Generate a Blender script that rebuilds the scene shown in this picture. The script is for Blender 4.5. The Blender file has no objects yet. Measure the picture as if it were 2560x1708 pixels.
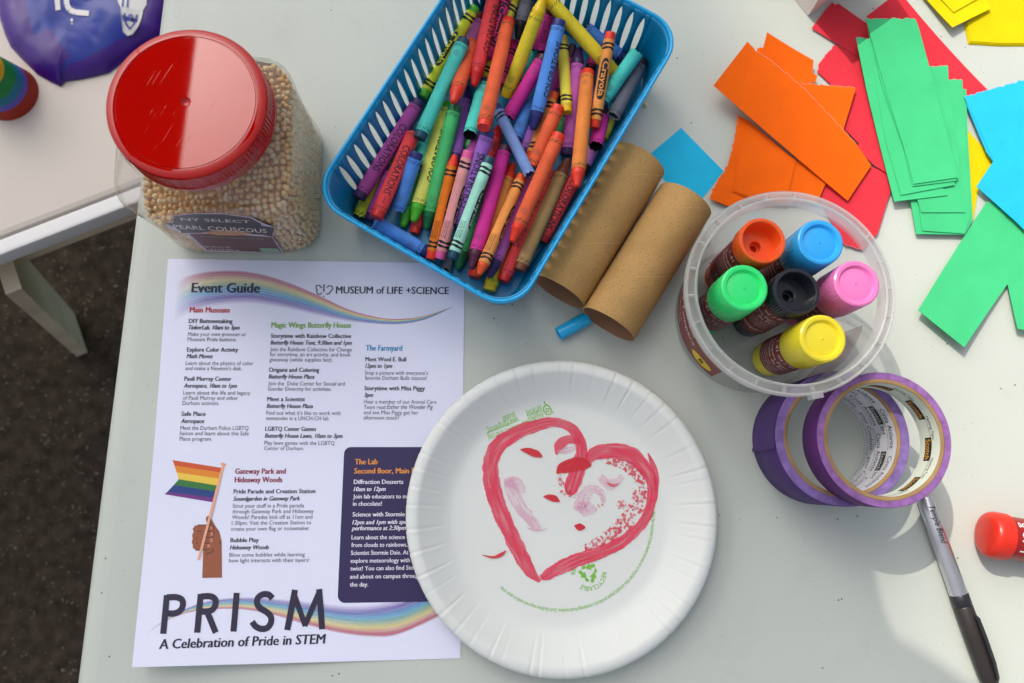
import bpy, bmesh, math, random
import numpy as np
from mathutils import Vector, Matrix, noise as mnoise
R = math.radians
random.seed(7)
SC = bpy.context.scene
COL = SC.collection

# ------------------------------------------------------------------ camera, world, sun, exposure
W, H = 2560, 1708                    # size of the photograph, for measuring where things stand
FPX, CH, TH, RO = 2000.0, 569.6, 0.171, 0.050   # focal length (px), height over the table (mm), tilt, roll
TZ = 740.0                           # table top above the ground, mm
_c, _s = math.cos(TH), math.sin(TH)
_RX = np.array([[1, 0, 0], [0, _c, -_s], [0, _s, _c]])
_c, _s = math.cos(RO), math.sin(RO)
CR = _RX @ np.array([[_c, -_s, 0], [_s, _c, 0], [0, 0, 1]])
cam = bpy.data.objects.new('camera', bpy.data.cameras.new('camera'))
COL.objects.link(cam)
cam.data.sensor_width = 36.0
cam.data.lens = FPX / W * 36.0
cam.data.clip_start, cam.data.clip_end = 0.02, 200
m = Matrix([list(r) for r in CR]).to_4x4()
m.translation = (0, 0, (CH + TZ) / 1000)
cam.matrix_world = m
cam.data.dof.use_dof = True
cam.data.dof.focus_distance = 0.545
cam.data.dof.aperture_fstop = 8.0
SC.camera = cam

SUN = Vector((-0.50, 0.58, 0.92)).normalized()      # towards the sun
wd = bpy.data.worlds.new('World'); SC.world = wd; wd.use_nodes = True
nt = wd.node_tree; nt.nodes.clear()
sky = nt.nodes.new('ShaderNodeTexSky'); sky.sky_type = 'NISHITA'; sky.sun_disc = False
sky.sun_elevation = math.asin(SUN.z); sky.sun_rotation = math.atan2(SUN.x, SUN.y)
sky.air_density = 1.0; sky.dust_density = 6.0; sky.ozone_density = 1.0
bg = nt.nodes.new('ShaderNodeBackground'); bg.inputs[1].default_value = 0.15
out = nt.nodes.new('ShaderNodeOutputWorld')
hs = nt.nodes.new('ShaderNodeHueSaturation'); hs.inputs['Saturation'].default_value = 0.45
nt.links.new(sky.outputs[0], hs.inputs['Color']); nt.links.new(hs.outputs[0], bg.inputs[0]); nt.links.new(bg.outputs[0], out.inputs[0])
sl = bpy.data.lights.new('sun', 'SUN'); sl.energy = 2.45; sl.angle = R(0.6); sl.color = (1, .90, .80)
so = bpy.data.objects.new('sun', sl); COL.objects.link(so)
so.rotation_euler = SUN.to_track_quat('Z', 'Y').to_euler()
so.location = SUN * 5
SC.view_settings.view_transform = 'Standard'; SC.view_settings.look = 'None'
SC.view_settings.exposure = 0.19; SC.view_settings.gamma = 1.0
SC.cycles.max_bounces = 10; SC.cycles.transparent_max_bounces = 24
SC.cycles.caustics_reflective = False; SC.cycles.caustics_refractive = False

# ------------------------------------------------------------------ measuring helpers (mm, origin on the table top under the lens)
def P(px, py, z=0.0):
    d = CR @ np.array([(px - W / 2) / FPX, (H / 2 - py) / FPX, -1.0])
    t = (z - CH) / d[2]
    return Vector((d[0] * t, d[1] * t, z))
def Pn(px, z):
    px = np.asarray(px, float); z = np.broadcast_to(np.asarray(z, float), (len(px),))
    d = np.stack([(px[:, 0] - W / 2) / FPX, (H / 2 - px[:, 1]) / FPX, -np.ones(len(px))], 1) @ CR.T
    t = (z - CH) / d[:, 2]
    return np.stack([d[:, 0] * t, d[:, 1] * t, z], 1)
def projn(w):
    q = (np.asarray(w, float) - np.array([0, 0, CH])) @ CR
    return np.stack([W / 2 + FPX * q[:, 0] / -q[:, 2], H / 2 - FPX * q[:, 1] / -q[:, 2]], 1)
def conv(x0, y0, s): return lambda x, y: (x0 + x / s, y0 + y / s)
dA = conv(780, 0, 2.063); dC = conv(1600, 0, 2.448); dE = conv(300, 620, 2.611); dF = conv(300, 1100, 2.579)
dG = conv(1000, 860, 1.8488); dT = conv(1840, 900, 3.917); dK = conv(1660, 460, 2.8); dJ = conv(240, 60, 2.6133)
dL = conv(0, 0, 4.9); dV = conv(1800, 1100, 2.579); dU = conv(1300, 340, 2.9037); dD = conv(0, 0, 1 / 1.0894)
def at(c, x, y, z=0.0): return P(*c(x, y), z)

# ------------------------------------------------------------------ materials
def lin(c):
    return tuple(((v / 255) / 12.92 if v / 255 <= .04045 else ((v / 255 + .055) / 1.055) ** 2.4) for v in c)
def S(r, g, b, k=1.4):                # base colour of a thing seen in open shade
    c = lin((r, g, b)); k = min(k, .84 / max(c))
    return tuple(v * k for v in c)
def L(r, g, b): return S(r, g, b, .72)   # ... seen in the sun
MATS = {}
def mat(name, col, rough=.5, spec=.5, noise=None, bump=None, metal=0, sss=0, coat=0, trans=0, fibre=None):
    if name in MATS: return MATS[name]
    m = bpy.data.materials.new(name); m.use_nodes = True
    t = m.node_tree; b = t.nodes['Principled BSDF']
    b.inputs['Base Color'].default_value = (*col, 1)
    b.inputs['Roughness'].default_value = rough; b.inputs['Specular IOR Level'].default_value = spec
    b.inputs['Metallic'].default_value = metal; b.inputs['Coat Weight'].default_value = coat
    if sss:
        b.inputs['Subsurface Weight'].default_value = sss; b.inputs['Subsurface Radius'].default_value = (1, .6, .4)
        b.inputs['Subsurface Scale'].default_value = .002
    tc = t.nodes.new('ShaderNodeTexCoord')
    src = None
    if noise:
        n = t.nodes.new('ShaderNodeTexNoise'); n.inputs['Scale'].default_value = noise[0]; n.inputs['Detail'].default_value = 6
        t.links.new(tc.outputs['Object'], n.inputs['Vector'])
        r = t.nodes.new('ShaderNodeMapRange'); r.inputs[1].default_value = .3; r.inputs[2].default_value = .7
        r.inputs[3].default_value = 1 - noise[1]; r.inputs[4].default_value = 1 + noise[1] * .6
        t.links.new(n.outputs['Fac'], r.inputs[0])
        mx = t.nodes.new('ShaderNodeMix'); mx.data_type = 'RGBA'; mx.blend_type = 'MULTIPLY'; mx.inputs[0].default_value = 1
        mx.inputs[6].default_value = (*col, 1); t.links.new(r.outputs[0], mx.inputs[7])
        src = mx.outputs[2]
    if fibre:                          # small specks of another colour: scale, amount, colour
        v = t.nodes.new('ShaderNodeTexNoise'); v.inputs['Scale'].default_value = fibre[0]; v.inputs['Detail'].default_value = 2
        t.links.new(tc.outputs['Object'], v.inputs['Vector'])
        r = t.nodes.new('ShaderNodeMapRange'); r.inputs[1].default_value = fibre[1]; r.inputs[2].default_value = fibre[1] + .05
        t.links.new(v.outputs['Fac'], r.inputs[0])
        mx = t.nodes.new('ShaderNodeMix'); mx.data_type = 'RGBA'; t.links.new(r.outputs[0], mx.inputs[0])
        if src: t.links.new(src, mx.inputs[6])
        else: mx.inputs[6].default_value = (*col, 1)
        mx.inputs[7].default_value = (*fibre[2], 1); src = mx.outputs[2]
    if src: t.links.new(src, b.inputs['Base Color'])
    if bump:
        n = t.nodes.new('ShaderNodeTexNoise'); n.inputs['Scale'].default_value = bump[0]; n.inputs['Detail'].default_value = 4
        t.links.new(tc.outputs['Object'], n.inputs['Vector'])
        bp = t.nodes.new('ShaderNodeBump'); bp.inputs['Strength'].default_value = bump[1]; bp.inputs['Distance'].default_value = .0006
        t.links.new(n.outputs['Fac'], bp.inputs['Height']); t.links.new(bp.outputs[0], b.inputs['Normal'])
    MATS[name] = m
    return m
def clear(name, tint, body, fres, rough=.05, bodycol=(.8, .8, .8), bump=None):
    """Thin see-through plastic: mostly transparent, a little milky body, a gloss."""
    m = bpy.data.materials.new(name); m.use_nodes = True
    t = m.node_tree; t.nodes.clear()
    tr = t.nodes.new('ShaderNodeBsdfTransparent'); tr.inputs[0].default_value = (*tint, 1)
    df = t.nodes.new('ShaderNodeBsdfDiffuse'); df.inputs[0].default_value = (*bodycol, 1)
    tl = t.nodes.new('ShaderNodeBsdfTranslucent'); tl.inputs[0].default_value = (*bodycol, 1)
    a = t.nodes.new('ShaderNodeMixShader'); a.inputs[0].default_value = .5
    t.links.new(df.outputs[0], a.inputs[1]); t.links.new(tl.outputs[0], a.inputs[2])
    b = t.nodes.new('ShaderNodeMixShader'); b.inputs[0].default_value = body
    t.links.new(tr.outputs[0], b.inputs[1]); t.links.new(a.outputs[0], b.inputs[2])
    g = t.nodes.new('ShaderNodeBsdfGlossy'); g.inputs['Roughness'].default_value = rough
    lw = t.nodes.new('ShaderNodeLayerWeight'); lw.inputs[0].default_value = .5; f = lw
    pw = t.nodes.new('ShaderNodeMath'); pw.operation = 'POWER'; pw.inputs[1].default_value = 5; t.links.new(lw.outputs['Facing'], pw.inputs[0])
    f0 = ((fres - 1) / (fres + 1)) ** 2
    sc_ = t.nodes.new('ShaderNodeMath'); sc_.operation = 'MULTIPLY_ADD'; sc_.inputs[1].default_value = .8; sc_.inputs[2].default_value = f0; t.links.new(pw.outputs[0], sc_.inputs[0])
    c = t.nodes.new('ShaderNodeMixShader')
    t.links.new(sc_.outputs[0], c.inputs[0]); t.links.new(b.outputs[0], c.inputs[1]); t.links.new(g.outputs[0], c.inputs[2])
    if bump:
        tc = t.nodes.new('ShaderNodeTexCoord'); n = t.nodes.new('ShaderNodeTexNoise'); n.inputs['Scale'].default_value = bump[0]
        t.links.new(tc.outputs['Object'], n.inputs['Vector'])
        bp = t.nodes.new('ShaderNodeBump'); bp.inputs['Strength'].default_value = bump[1]; bp.inputs['Distance'].default_value = .002
        t.links.new(n.outputs['Fac'], bp.inputs['Height'])
        t.links.new(bp.outputs[0], g.inputs['Normal']); t.links.new(bp.outputs[0], f.inputs['Normal'])
    o = t.nodes.new('ShaderNodeOutputMaterial'); t.links.new(c.outputs[0], o.inputs[0])
    return m
INK = mat('black_ink', (.022, .02, .024), .6, .3)

# ------------------------------------------------------------------ mesh helpers
class G:
    def __init__(s): s.v = []; s.f = []; s.m = []; s.uv = {}
    def add(s, vs, fs, mi=0, M=None):
        o = len(s.v)
        if M is not None: vs = [M @ Vector(p) for p in vs]
        s.v += [tuple(p) for p in vs]
        for f in fs: s.f.append([i + o for i in f]); s.m.append(mi)
        return o
    def grid(s, rows, mi=0, wrap=False, M=None, mfun=None):
        n = len(rows[0]); vs = [p for r in rows for p in r]; fs = []; ms = []
        for i in range(len(rows) - 1):
            for j in range(n if wrap else n - 1):
                k = (j + 1) % n
                fs.append((i * n + j, i * n + k, (i + 1) * n + k, (i + 1) * n + j)); ms.append(mfun(i, j) if mfun else mi)
        o = s.add(vs, fs, mi, M)
        s.m[-len(fs):] = ms
        return o
    def lathe(s, prof, n=48, mi=0, M=None, mfun=None, rfun=None):
        rows = []
        for k, (r, z) in enumerate(prof):
            rows.append([((rfun(k, 2 * math.pi * j / n, r) if rfun else r) * math.cos(2 * math.pi * j / n),
                          (rfun(k, 2 * math.pi * j / n, r) if rfun else r) * math.sin(2 * math.pi * j / n), z) for j in range(n)])
        s.grid(rows, mi, True, M, mfun)
    def prism(s, poly, z0, z1, mi=0):
        """poly: list of (x, y, dz); a closed slab following dz"""
        n = len(poly)
        a = [(p[0], p[1], (p[2] if len(p) > 2 else 0) + z1) for p in poly]; b = [(p[0], p[1], (p[2] if len(p) > 2 else 0) + z0) for p in poly]
        s.add(a + b, [list(range(n)), list(range(2 * n - 1, n - 1, -1))] + [(i, i + n, (i + 1) % n + n, (i + 1) % n) for i in range(n)], mi)
    def box(s, c, sz, mi=0, M=None):
        x, y, z = [q / 2 for q in sz]
        vs = [(c[0] + i * x, c[1] + j * y, c[2] + k * z) for i in (-1, 1) for j in (-1, 1) for k in (-1, 1)]
        s.add(vs, [(0, 1, 3, 2), (4, 6, 7, 5), (0, 4, 5, 1), (2, 3, 7, 6), (0, 2, 6, 4), (1, 5, 7, 3)], mi, M)
    def tube(s, pts, r, n=10, mi=0, closed=False):
        pts = [Vector(p) for p in pts]; rows = []
        for i, p in enumerate(pts):
            a = pts[i - 1] if (i or closed) else p; b = pts[(i + 1) % len(pts)] if (closed or i + 1 < len(pts)) else p
            d = (b - a).normalized(); u = d.cross(Vector((0, 0, 1)))
            if u.length < 1e-4: u = Vector((1, 0, 0))
            u.normalize(); w = u.cross(d); rr = r[i] if isinstance(r, (list, tuple)) else r
            rows.append([p + u * rr * math.cos(q) + w * rr * math.sin(q) for q in [2 * math.pi * k / n for k in range(n)]])
        if closed: rows.append(rows[0])
        s.grid(rows, mi, True)
        if not closed: s.add(rows[0], [list(range(n))], mi); s.add(rows[-1], [list(range(n))], mi)
    def ribbon(s, pts, w, mi=0):
        """flat strip along 2-D points at z; pts (x,y,z), w half width or list; records uv"""
        pts = [Vector(p) for p in pts]; n = len(pts); rows = []
        for i, p in enumerate(pts):
            d = pts[min(i + 1, n - 1)] - pts[max(i - 1, 0)]; d.z = 0; d.normalize(); u = Vector((-d.y, d.x, 0)); h = w[i] if isinstance(w, (list, tuple)) else w
            rows.append([p + u * h, p, p - u * h])
        o = s.grid(rows, mi)
        acc = 0
        for i in range(n):
            if i: acc += (pts[i] - pts[i - 1]).length
            for j in range(3): s.uv[o + i * 3 + j] = (acc, j / 2)
def obj(name, g, mats, parent=None, smooth=40, loc=None, local=False, label=None, recalc=True):
    """link the collected shapes as ONE mesh object; g in mm over the table (or in its thing's own axes when local)"""
    me = bpy.data.meshes.new(name)
    mats = mats if isinstance(mats, (list, tuple)) else [mats]
    if local: off = Vector((0, 0, 0))
    elif parent is not None: off = Vector(parent['_o'])
    else: off = Vector(loc) if loc is not None else Vector((0, 0, 0))
    v = np.array(g.v, float)
    if not local: v = v - np.array(off)
    me.from_pydata((v / 1000).tolist(), [], g.f)
    for q in mats: me.materials.append(q)
    me.polygons.foreach_set('material_index', g.m)
    if g.uv:
        ul = me.uv_layers.new(name='UVMap')
        for lp in me.loops: ul.data[lp.index].uv = g.uv.get(lp.vertex_index, (0, 0))
    if recalc:
        b = bmesh.new(); b.from_mesh(me); bmesh.ops.recalc_face_normals(b, faces=b.faces[:]); b.to_mesh(me); b.free()
    if smooth:
        me.shade_smooth(); me.set_sharp_from_angle(angle=R(smooth))
    o = bpy.data.objects.new(name, me); COL.objects.link(o)
    if parent is not None: o.parent = parent
    elif not local: o.location = (off.x / 1000, off.y / 1000, (off.z + TZ) / 1000)
    if label: o['label'] = label
    return o
def tag(o, label, cat, group=None, kind=None):
    o['label'] = label
    if cat: o['category'] = cat
    if group: o['group'] = group
    if kind: o['kind'] = kind
    return o
def thing(name, label, cat, loc, group=None, M=None):
    o = bpy.data.objects.new(name, None); COL.objects.link(o); o.empty_display_size = .02
    o['_o'] = tuple(loc)
    if M is not None:
        k = M.copy(); k.translation = (M.translation + Vector((0, 0, TZ))) / 1000; o.matrix_world = k
    else: o.location = (loc[0] / 1000, loc[1] / 1000, (loc[2] + TZ) / 1000)
    return tag(o, label, cat, group)
def frame(a, b, toward=None):
    """matrix with origin a, z axis along a->b, x axis towards the point 'toward'"""
    z = (b - a).normalized(); t = (toward if toward is not None else Vector((0, 0, CH))) - (a + b) / 2
    x = (t - z * t.dot(z)).normalized(); y = z.cross(x)
    m = Matrix((x, y, z)).transposed().to_4x4(); m.translation = a
    return m

# ------------------------------------------------------------------ lettering
_tc = {}
def text2d(s, bold=0.0, shear=0.0):
    k = (s, bold, shear)
    if k in _tc: return _tc[k]
    c = bpy.data.curves.new('lettering', 'FONT'); c.body = s; c.size = 1.0; c.resolution_u = 2; c.offset = bold; c.shear = shear
    o = bpy.data.objects.new('lettering', c); COL.objects.link(o)
    dg = bpy.context.evaluated_depsgraph_get(); dg.update()
    me = bpy.data.meshes.new_from_object(o.evaluated_get(dg))
    v = np.array([q.co[:2] for q in me.vertices]) if len(me.vertices) else np.zeros((0, 2)); f = [list(p.vertices) for p in me.polygons]
    bpy.data.objects.remove(o); bpy.data.curves.remove(c); bpy.data.meshes.remove(me)
    _tc[k] = (v, f)
    return _tc[k]
CAPH = text2d('H')[0][:, 1].max()
def text_fit(s, width, cap, bold=0.0, shear=0.0):
    v, f = text2d(s, bold, shear)
    v = v.copy(); v[:, 0] -= v[:, 0].min(); v[:, 0] *= width / v[:, 0].max(); v[:, 1] *= cap / CAPH
    return v, f
def cut2d(v, f, step):
    """slice flat lettering into bands so that it can be bent round a cylinder"""
    b = bmesh.new(); vs = [b.verts.new((x, y, 0)) for x, y in v]
    for q in f:
        try: b.faces.new([vs[i] for i in q])
        except ValueError: pass
    y = math.floor(v[:, 1].min() / step) * step + step
    while y < v[:, 1].max():
        bmesh.ops.bisect_plane(b, geom=b.verts[:] + b.edges[:] + b.faces[:], plane_co=(0, y, 0), plane_no=(0, 1, 0)); y += step
    b.verts.index_update()
    r = np.array([q.co[:2] for q in b.verts]), [[w.index for w in q.verts] for q in b.faces]
    b.free(); return r
def bend(v, u0, ang0, r, flip=False):
    """(x along axis, y round) -> cylinder round z; ang0 = middle angle"""
    sgn = -1 if flip else 1
    a = ang0 - sgn * v[:, 1] / r
    return np.stack([r * np.cos(a), r * np.sin(a), u0 + sgn * v[:, 0]], 1)

# ------------------------------------------------------------------ the setting: ground, tables, added canopy
def dots_mat(name, col, rough):
    """moulded white plastic: fine pebble grain and scattered specks of dirt"""
    m = mat(name, col, rough, .45, noise=(9, .035), bump=(420, .16))
    t = m.node_tree; b = t.nodes['Principled BSDF']; tc = [n for n in t.nodes if n.type == 'TEX_COORD'][0]
    base = b.inputs['Base Color'].links[0].from_socket
    sn = t.nodes.new('ShaderNodeTexNoise'); sn.inputs['Scale'].default_value = 22; sn.inputs['Detail'].default_value = 8; sn.inputs['Roughness'].default_value = .7; t.links.new(tc.outputs['Object'], sn.inputs['Vector'])
    sr = t.nodes.new('ShaderNodeMapRange'); sr.inputs[1].default_value = .56; sr.inputs[2].default_value = .78; sr.inputs[4].default_value = .22; t.links.new(sn.outputs['Fac'], sr.inputs[0])
    mm = t.nodes.new('ShaderNodeMapping'); mm.inputs['Scale'].default_value = (14, 420, 1); m0 = t.nodes.new('ShaderNodeMapping'); m0.inputs['Rotation'].default_value = (0, 0, .6); t.links.new(tc.outputs['Object'], m0.inputs[0]); t.links.new(m0.outputs[0], mm.inputs[0])
    s2 = t.nodes.new('ShaderNodeTexNoise'); s2.inputs['Scale'].default_value = 1; s2.inputs['Detail'].default_value = 2; t.links.new(mm.outputs[0], s2.inputs['Vector'])
    s3 = t.nodes.new('ShaderNodeMapRange'); s3.inputs[1].default_value = .72; s3.inputs[2].default_value = .78; s3.inputs[4].default_value = .16; t.links.new(s2.outputs['Fac'], s3.inputs[0])
    for fac, cc in ((sr, (.39, .38, .34)), (s3, (.32, .32, .3))):     # smudges, then fine scratches
        mx = t.nodes.new('ShaderNodeMix'); mx.data_type = 'RGBA'; t.links.new(fac.outputs[0], mx.inputs[0]); t.links.new(base, mx.inputs[6]); mx.inputs[7].default_value = (*cc, 1); base = mx.outputs[2]
    rr = t.nodes.new('ShaderNodeMapRange'); rr.inputs[3].default_value = rough - .1; rr.inputs[4].default_value = rough + .16; t.links.new(sn.outputs['Fac'], rr.inputs[0]); t.links.new(rr.outputs[0], b.inputs['Roughness'])
    for sc, th, cc in ((85, .055, (.14, .13, .12)), (44, .024, (.05, .045, .04)), (190, .065, (.30, .29, .27))):
        v = t.nodes.new('ShaderNodeTexVoronoi'); v.inputs['Scale'].default_value = sc; v.inputs['Randomness'].default_value = 1
        t.links.new(tc.outputs['Object'], v.inputs['Vector'])
        lt = t.nodes.new('ShaderNodeMath'); lt.operation = 'LESS_THAN'; lt.inputs[1].default_value = th
        sp = t.nodes.new('ShaderNodeSeparateColor'); t.links.new(v.outputs['Color'], sp.inputs[0])
        g2 = t.nodes.new('ShaderNodeMath'); g2.operation = 'GREATER_THAN'; g2.inputs[1].default_value = .72
        t.links.new(v.outputs['Distance'], lt.inputs[0]); t.links.new(sp.outputs[0], g2.inputs[0])
        mu = t.nodes.new('ShaderNodeMath'); mu.operation = 'MULTIPLY'; t.links.new(lt.outputs[0], mu.inputs[0]); t.links.new(g2.outputs[0], mu.inputs[1])
        mx = t.nodes.new('ShaderNodeMix'); mx.data_type = 'RGBA'; t.links.new(mu.outputs[0], mx.inputs[0])
        t.links.new(base, mx.inputs[6]); mx.inputs[7].default_value = (*cc, 1); base = mx.outputs[2]
    t.links.new(base, b.inputs['Base Color'])
    return m
g = G()
n = 60; ext = 30000
g.add([(-ext, -ext, -TZ), (ext, -ext, -TZ), (ext, ext, -TZ), (-ext, ext, -TZ)], [(0, 1, 2, 3)])
ASPH = mat('asphalt', (.046, .035, .024), .9, .2, noise=(55, .55), bump=(160, 1.0), fibre=(190, .66, (.17, .15, .12)))
gd = obj('ground', g, ASPH, smooth=0); tag(gd, 'dark brown asphalt ground with pale grit under the tables', None, kind='structure')

# main table: the left edge is measured, the rest runs out of the picture
TAB = dots_mat('white_table_plastic', (.538, .582, .528), .42)
ea, eb = at(dD, 297, 505), at(dD, 163, 1560)
ed = (ea - eb).normalized(); en = Vector((ed.y, -ed.x, 0))          # along the edge (up the picture), into the table
far, near, wide = 620, -420, 1500
def rail(off, z):
    """outline of the table pulled in by off: rounded corners"""
    o = (ea + eb) / 2; pts = []; rad = 60 - min(off, 50)
    for cx, cy, a0 in ((wide - 60, far - 60, 0), (60, far - 60, 90), (60, near + 60, 180), (wide - 60, near + 60, 270)):
        for k in range(9):
            a = R(a0 + k * 11.25); pts.append(o + en * (cx + (rad) * math.cos(a)) + ed * (cy + (rad) * math.sin(a)) + Vector((0, 0, z)))
    return pts
tb = thing('folding_table', 'long white plastic folding table carrying all the craft supplies', 'table', (600, 0, 0))
g = G()
g.grid([rail(4, -45), rail(0, -40), rail(0, -14), rail(1.2, -8), rail(4, -3.6), rail(8, -1.2), rail(13, -.3), rail(17, 0)], wrap=True)
r0 = rail(17, 0); g.add(r0, [list(range(len(r0)))])
obj('table_top', g, TAB, tb, smooth=50)
g = G()
for sx in (160, wide - 160):
    for sy in (near + 110, far - 110):
        o = (ea + eb) / 2 + en * sx + ed * sy
        leg = G(); leg.tube([o + Vector((0, 0, -44)), o + Vector((0, 0, -TZ + 1))], 14, 16)
        obj('leg', leg, mat('grey_steel', (.3, .3, .31), .4, metal=1), tb)

# low table on the left
LZ = -220
lt = thing('low_table', 'lower cream table with splayed wooden legs beside the folding table', 'table', (-500, 200, LZ))
CRM = mat('cream_plastic', S(216, 206, 196, 1.0), .45, .4, noise=(6, .05), bump=(300, .1))
fa, fb = P(0, 592, LZ), P(318, 470, LZ)
fd = (fb - fa).normalized(); fn = Vector((-fd.y, fd.x, 0))
p0 = fa - fd * 500; p1 = fb + fd * 110
def slab(g, a, b, d0, d1, z0, z1, bev=5):
    for q in (0,):
        rows = []
        for z, i in ((z0, 0), (z1 - bev, 0), (z1 - bev * .3, bev * .3), (z1, bev)):
            rows.append([a + fd * i + fn * (d0 + i) + Vector((0, 0, z)), b - fd * i + fn * (d0 + i) + Vector((0, 0, z)), b - fd * i + fn * (d1 - i) + Vector((0, 0, z)), a + fd * i + fn * (d1 - i) + Vector((0, 0, z))])
        g.grid(rows, 0, True); g.add(rows[-1], [(0, 1, 2, 3)]); g.add(rows[0], [(3, 2, 1, 0)])
zz = Vector((0, 0, LZ))
p0 = p0 - zz; p1 = p1 - zz
g = G(); slab(g, p0, p1, 0, 420, LZ - 22, LZ, 6); obj('table_top', g, CRM, lt, smooth=35)
g = G(); slab(g, p0, p1, -17, -.5, LZ - 24, LZ - 3, 3); obj('edge_trim', g, mat('white_trim', (.86, .85, .84), .35, .5), lt, smooth=35)
g = G(); slab(g, p0 + fd * 30, p1 - fd * 20, 12, 40, LZ - 95, LZ - 24, 3)
TAN = mat('tan_board', (.80, .68, .50), .6, .3, noise=(14, .15)); GRN = mat('pale_green_paint', (.72, .80, .60), .55, .3, noise=(14, .1))
obj('apron_rail', g, TAN, lt, smooth=0)
la, lb = P(10, 655, LZ - 60), P(186, 836, -TZ + 6)
for k, (qa, qb) in enumerate(((la, lb), (la + fn * 330, lb + fn * 430), (la - fd * 560, lb - fd * 900), (la - fd * 560 + fn * 330, lb - fd * 900 + fn * 430))):
    g = G(); d = (qb - qa).normalized(); s1 = fd * 9; s2 = fn * 36
    top = [qa - s1 - s2, qa + s1 - s2, qa + s1 + s2, qa - s1 + s2]; bot = [q + (qb - qa) for q in top]
    for q in bot: q.z = -TZ + 2
    g.add(top + bot, [(0, 1, 2, 3), (4, 5, 6, 7), (0, 1, 5, 4), (2, 3, 7, 6), (3, 0, 4, 7), (1, 2, 6, 5)])
    g.m = [0, 0, 0, 0, 0, 1]
    obj('leg', g, [TAN, GRN], lt, smooth=0)

# shade canopy added out of view, above left: its edge throws the shade line over the table
HC = 8000.0
def up(pt, h): return Vector((pt.x + SUN.x / SUN.z * h, pt.y + SUN.y / SUN.z * h, h))
BLOCK = mat('blocker_dark', (.07, .075, .07), .9, .1, noise=(8, .2))
def shade_blocker(name, label, cat, pts, poles):  # an added sheet that only casts shade; cloth and supports are invented
    o = thing(name, label, cat, (pts[0].x, pts[0].y, pts[0].z))
    g = G(); g.prism([(p.x, p.y) for p in pts], pts[0].z, pts[0].z + 8, 0); obj('blocker_sheet', g, BLOCK, o, smooth=0)
    for x, y in poles:
        g = G(); g.tube([(x, y, -TZ + 1), (x, y, pts[0].z)], 30, 12); obj('blocker_pole', g, mat('grey_steel', ()), o)
edge = [up(P(*q), HC) for q in ((1790, -500), (1850, 0), (1915, 150), (1985, 300), (2055, 600), (2110, 900), (2150, 1150), (2172, 1330), (2190, 1480), (2200, 2200))]
xe = edge[-1].x
shade_blocker('high_shade_blocker', 'added unseen dark canopy shading the left of the tables', 'blocker', edge + [Vector((-3720, edge[-1].y - 40, HC)), Vector((-3720, 900, HC)), Vector((-6900, 900, HC)), Vector((-6900, 7000, HC)), Vector((edge[0].x, 7000, HC))], ((-6850, 950), (-6850, 6950), (edge[0].x - 60, 6960)))  # outline drawn out so the lid mirrors its edge
HA = 900.0
edge = [up(P(*q), HA) for q in ((2120, 1180), (2165, 1330), (2195, 1480), (2232, 1585), (2330, 1640), (2430, 1712), (2600, 1860), (2500, 2050), (2000, 2050), (1900, 1500))]
shade_blocker('near_shade_blocker', 'small unseen dark sheet added to shade the near edge of the folding table', 'occluder', edge, ())  # unseen sheet added to cut the sharp shade edge at near right

# ------------------------------------------------------------------ printed event guide
PAPER = mat('white_paper', (.78, .805, .97), .7, .25, noise=(14, .02), bump=(500, .05))
gc = [P(420, 647), P(1161.4, 659), P(1151, 1646), P(330, 1668.5)]
def lift(px, py):                      # the near left corner of the sheet curls off the table
    px = np.asarray(px, float); py = np.asarray(py, float)
    d = np.clip((py - 1150 - (px - 330) * .75) / 560, 0, 1.2)
    return .5 + 16 * d ** 1.7
def paper_at(w, eps):                  # w: flat (x, y) on the table -> on the sheet
    w3 = np.concatenate([w, np.zeros((len(w), 1))], 1)
    px = projn(w3); return Pn(px, lift(px[:, 0], px[:, 1]) + eps)
eg = thing('event_guide', 'white printed event guide sheet with rainbow ribbons lying under the plate', 'flyer', (gc[0] + gc[2]) / 2)
g = G()
cpx = [(420, 647), (1161.4, 659), (1151, 1646), (330, 1668.5)]
rows = []
for i in range(33):
    v = i / 32; r = []
    for j in range(25):
        u = j / 24
        x = (1 - v) * ((1 - u) * cpx[0][0] + u * cpx[1][0]) + v * ((1 - u) * cpx[3][0] + u * cpx[2][0])
        y = (1 - v) * ((1 - u) * cpx[0][1] + u * cpx[1][1]) + v * ((1 - u) * cpx[3][1] + u * cpx[2][1])
        x += 11 * math.sin(math.pi * min(1, max(0, v - .0))) ** 1.5 * (1 - u) * (1 if v > 0 else 0) * .55
        r.append(P(x, y, float(lift(x, y))))
    rows.append(r)
g.grid(rows); g.grid([[p - Vector((0, 0, .12)) for p in r] for r in rows])
obj('sheet', g, PAPER, eg, smooth=60)
g = G()
NAVY, GREY = 0, 1
pm = [mat('print_navy', lin((40, 36, 62)), .6), mat('print_grey', lin((74, 70, 86)), .6), mat('print_red', lin((178, 42, 50)), .6), mat('print_green', lin((118, 172, 66)), .6),
      mat('print_blue', lin((0, 142, 190)), .6), mat('print_crimson', lin((140, 28, 66)), .6), mat('print_orange', lin((232, 150, 60)), .6), mat('print_white', lin((235, 232, 245)), .6),
      mat('print_panel', lin((44, 34, 84)), .55), mat('flag_red', lin((208, 84, 46)), .6), mat('flag_orange', lin((226, 138, 42)), .6), mat('flag_yellow', lin((238, 200, 76)), .6),
      mat('flag_green', lin((52, 118, 58)), .6), mat('flag_blue', lin((32, 62, 130)), .6), mat('flag_purple', lin((112, 48, 130)), .6), mat('print_skin', lin((152, 86, 58)), .6),
      mat('print_pole', lin((232, 172, 142)), .6), mat('print_nail', lin((196, 128, 104)), .6)]
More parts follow.
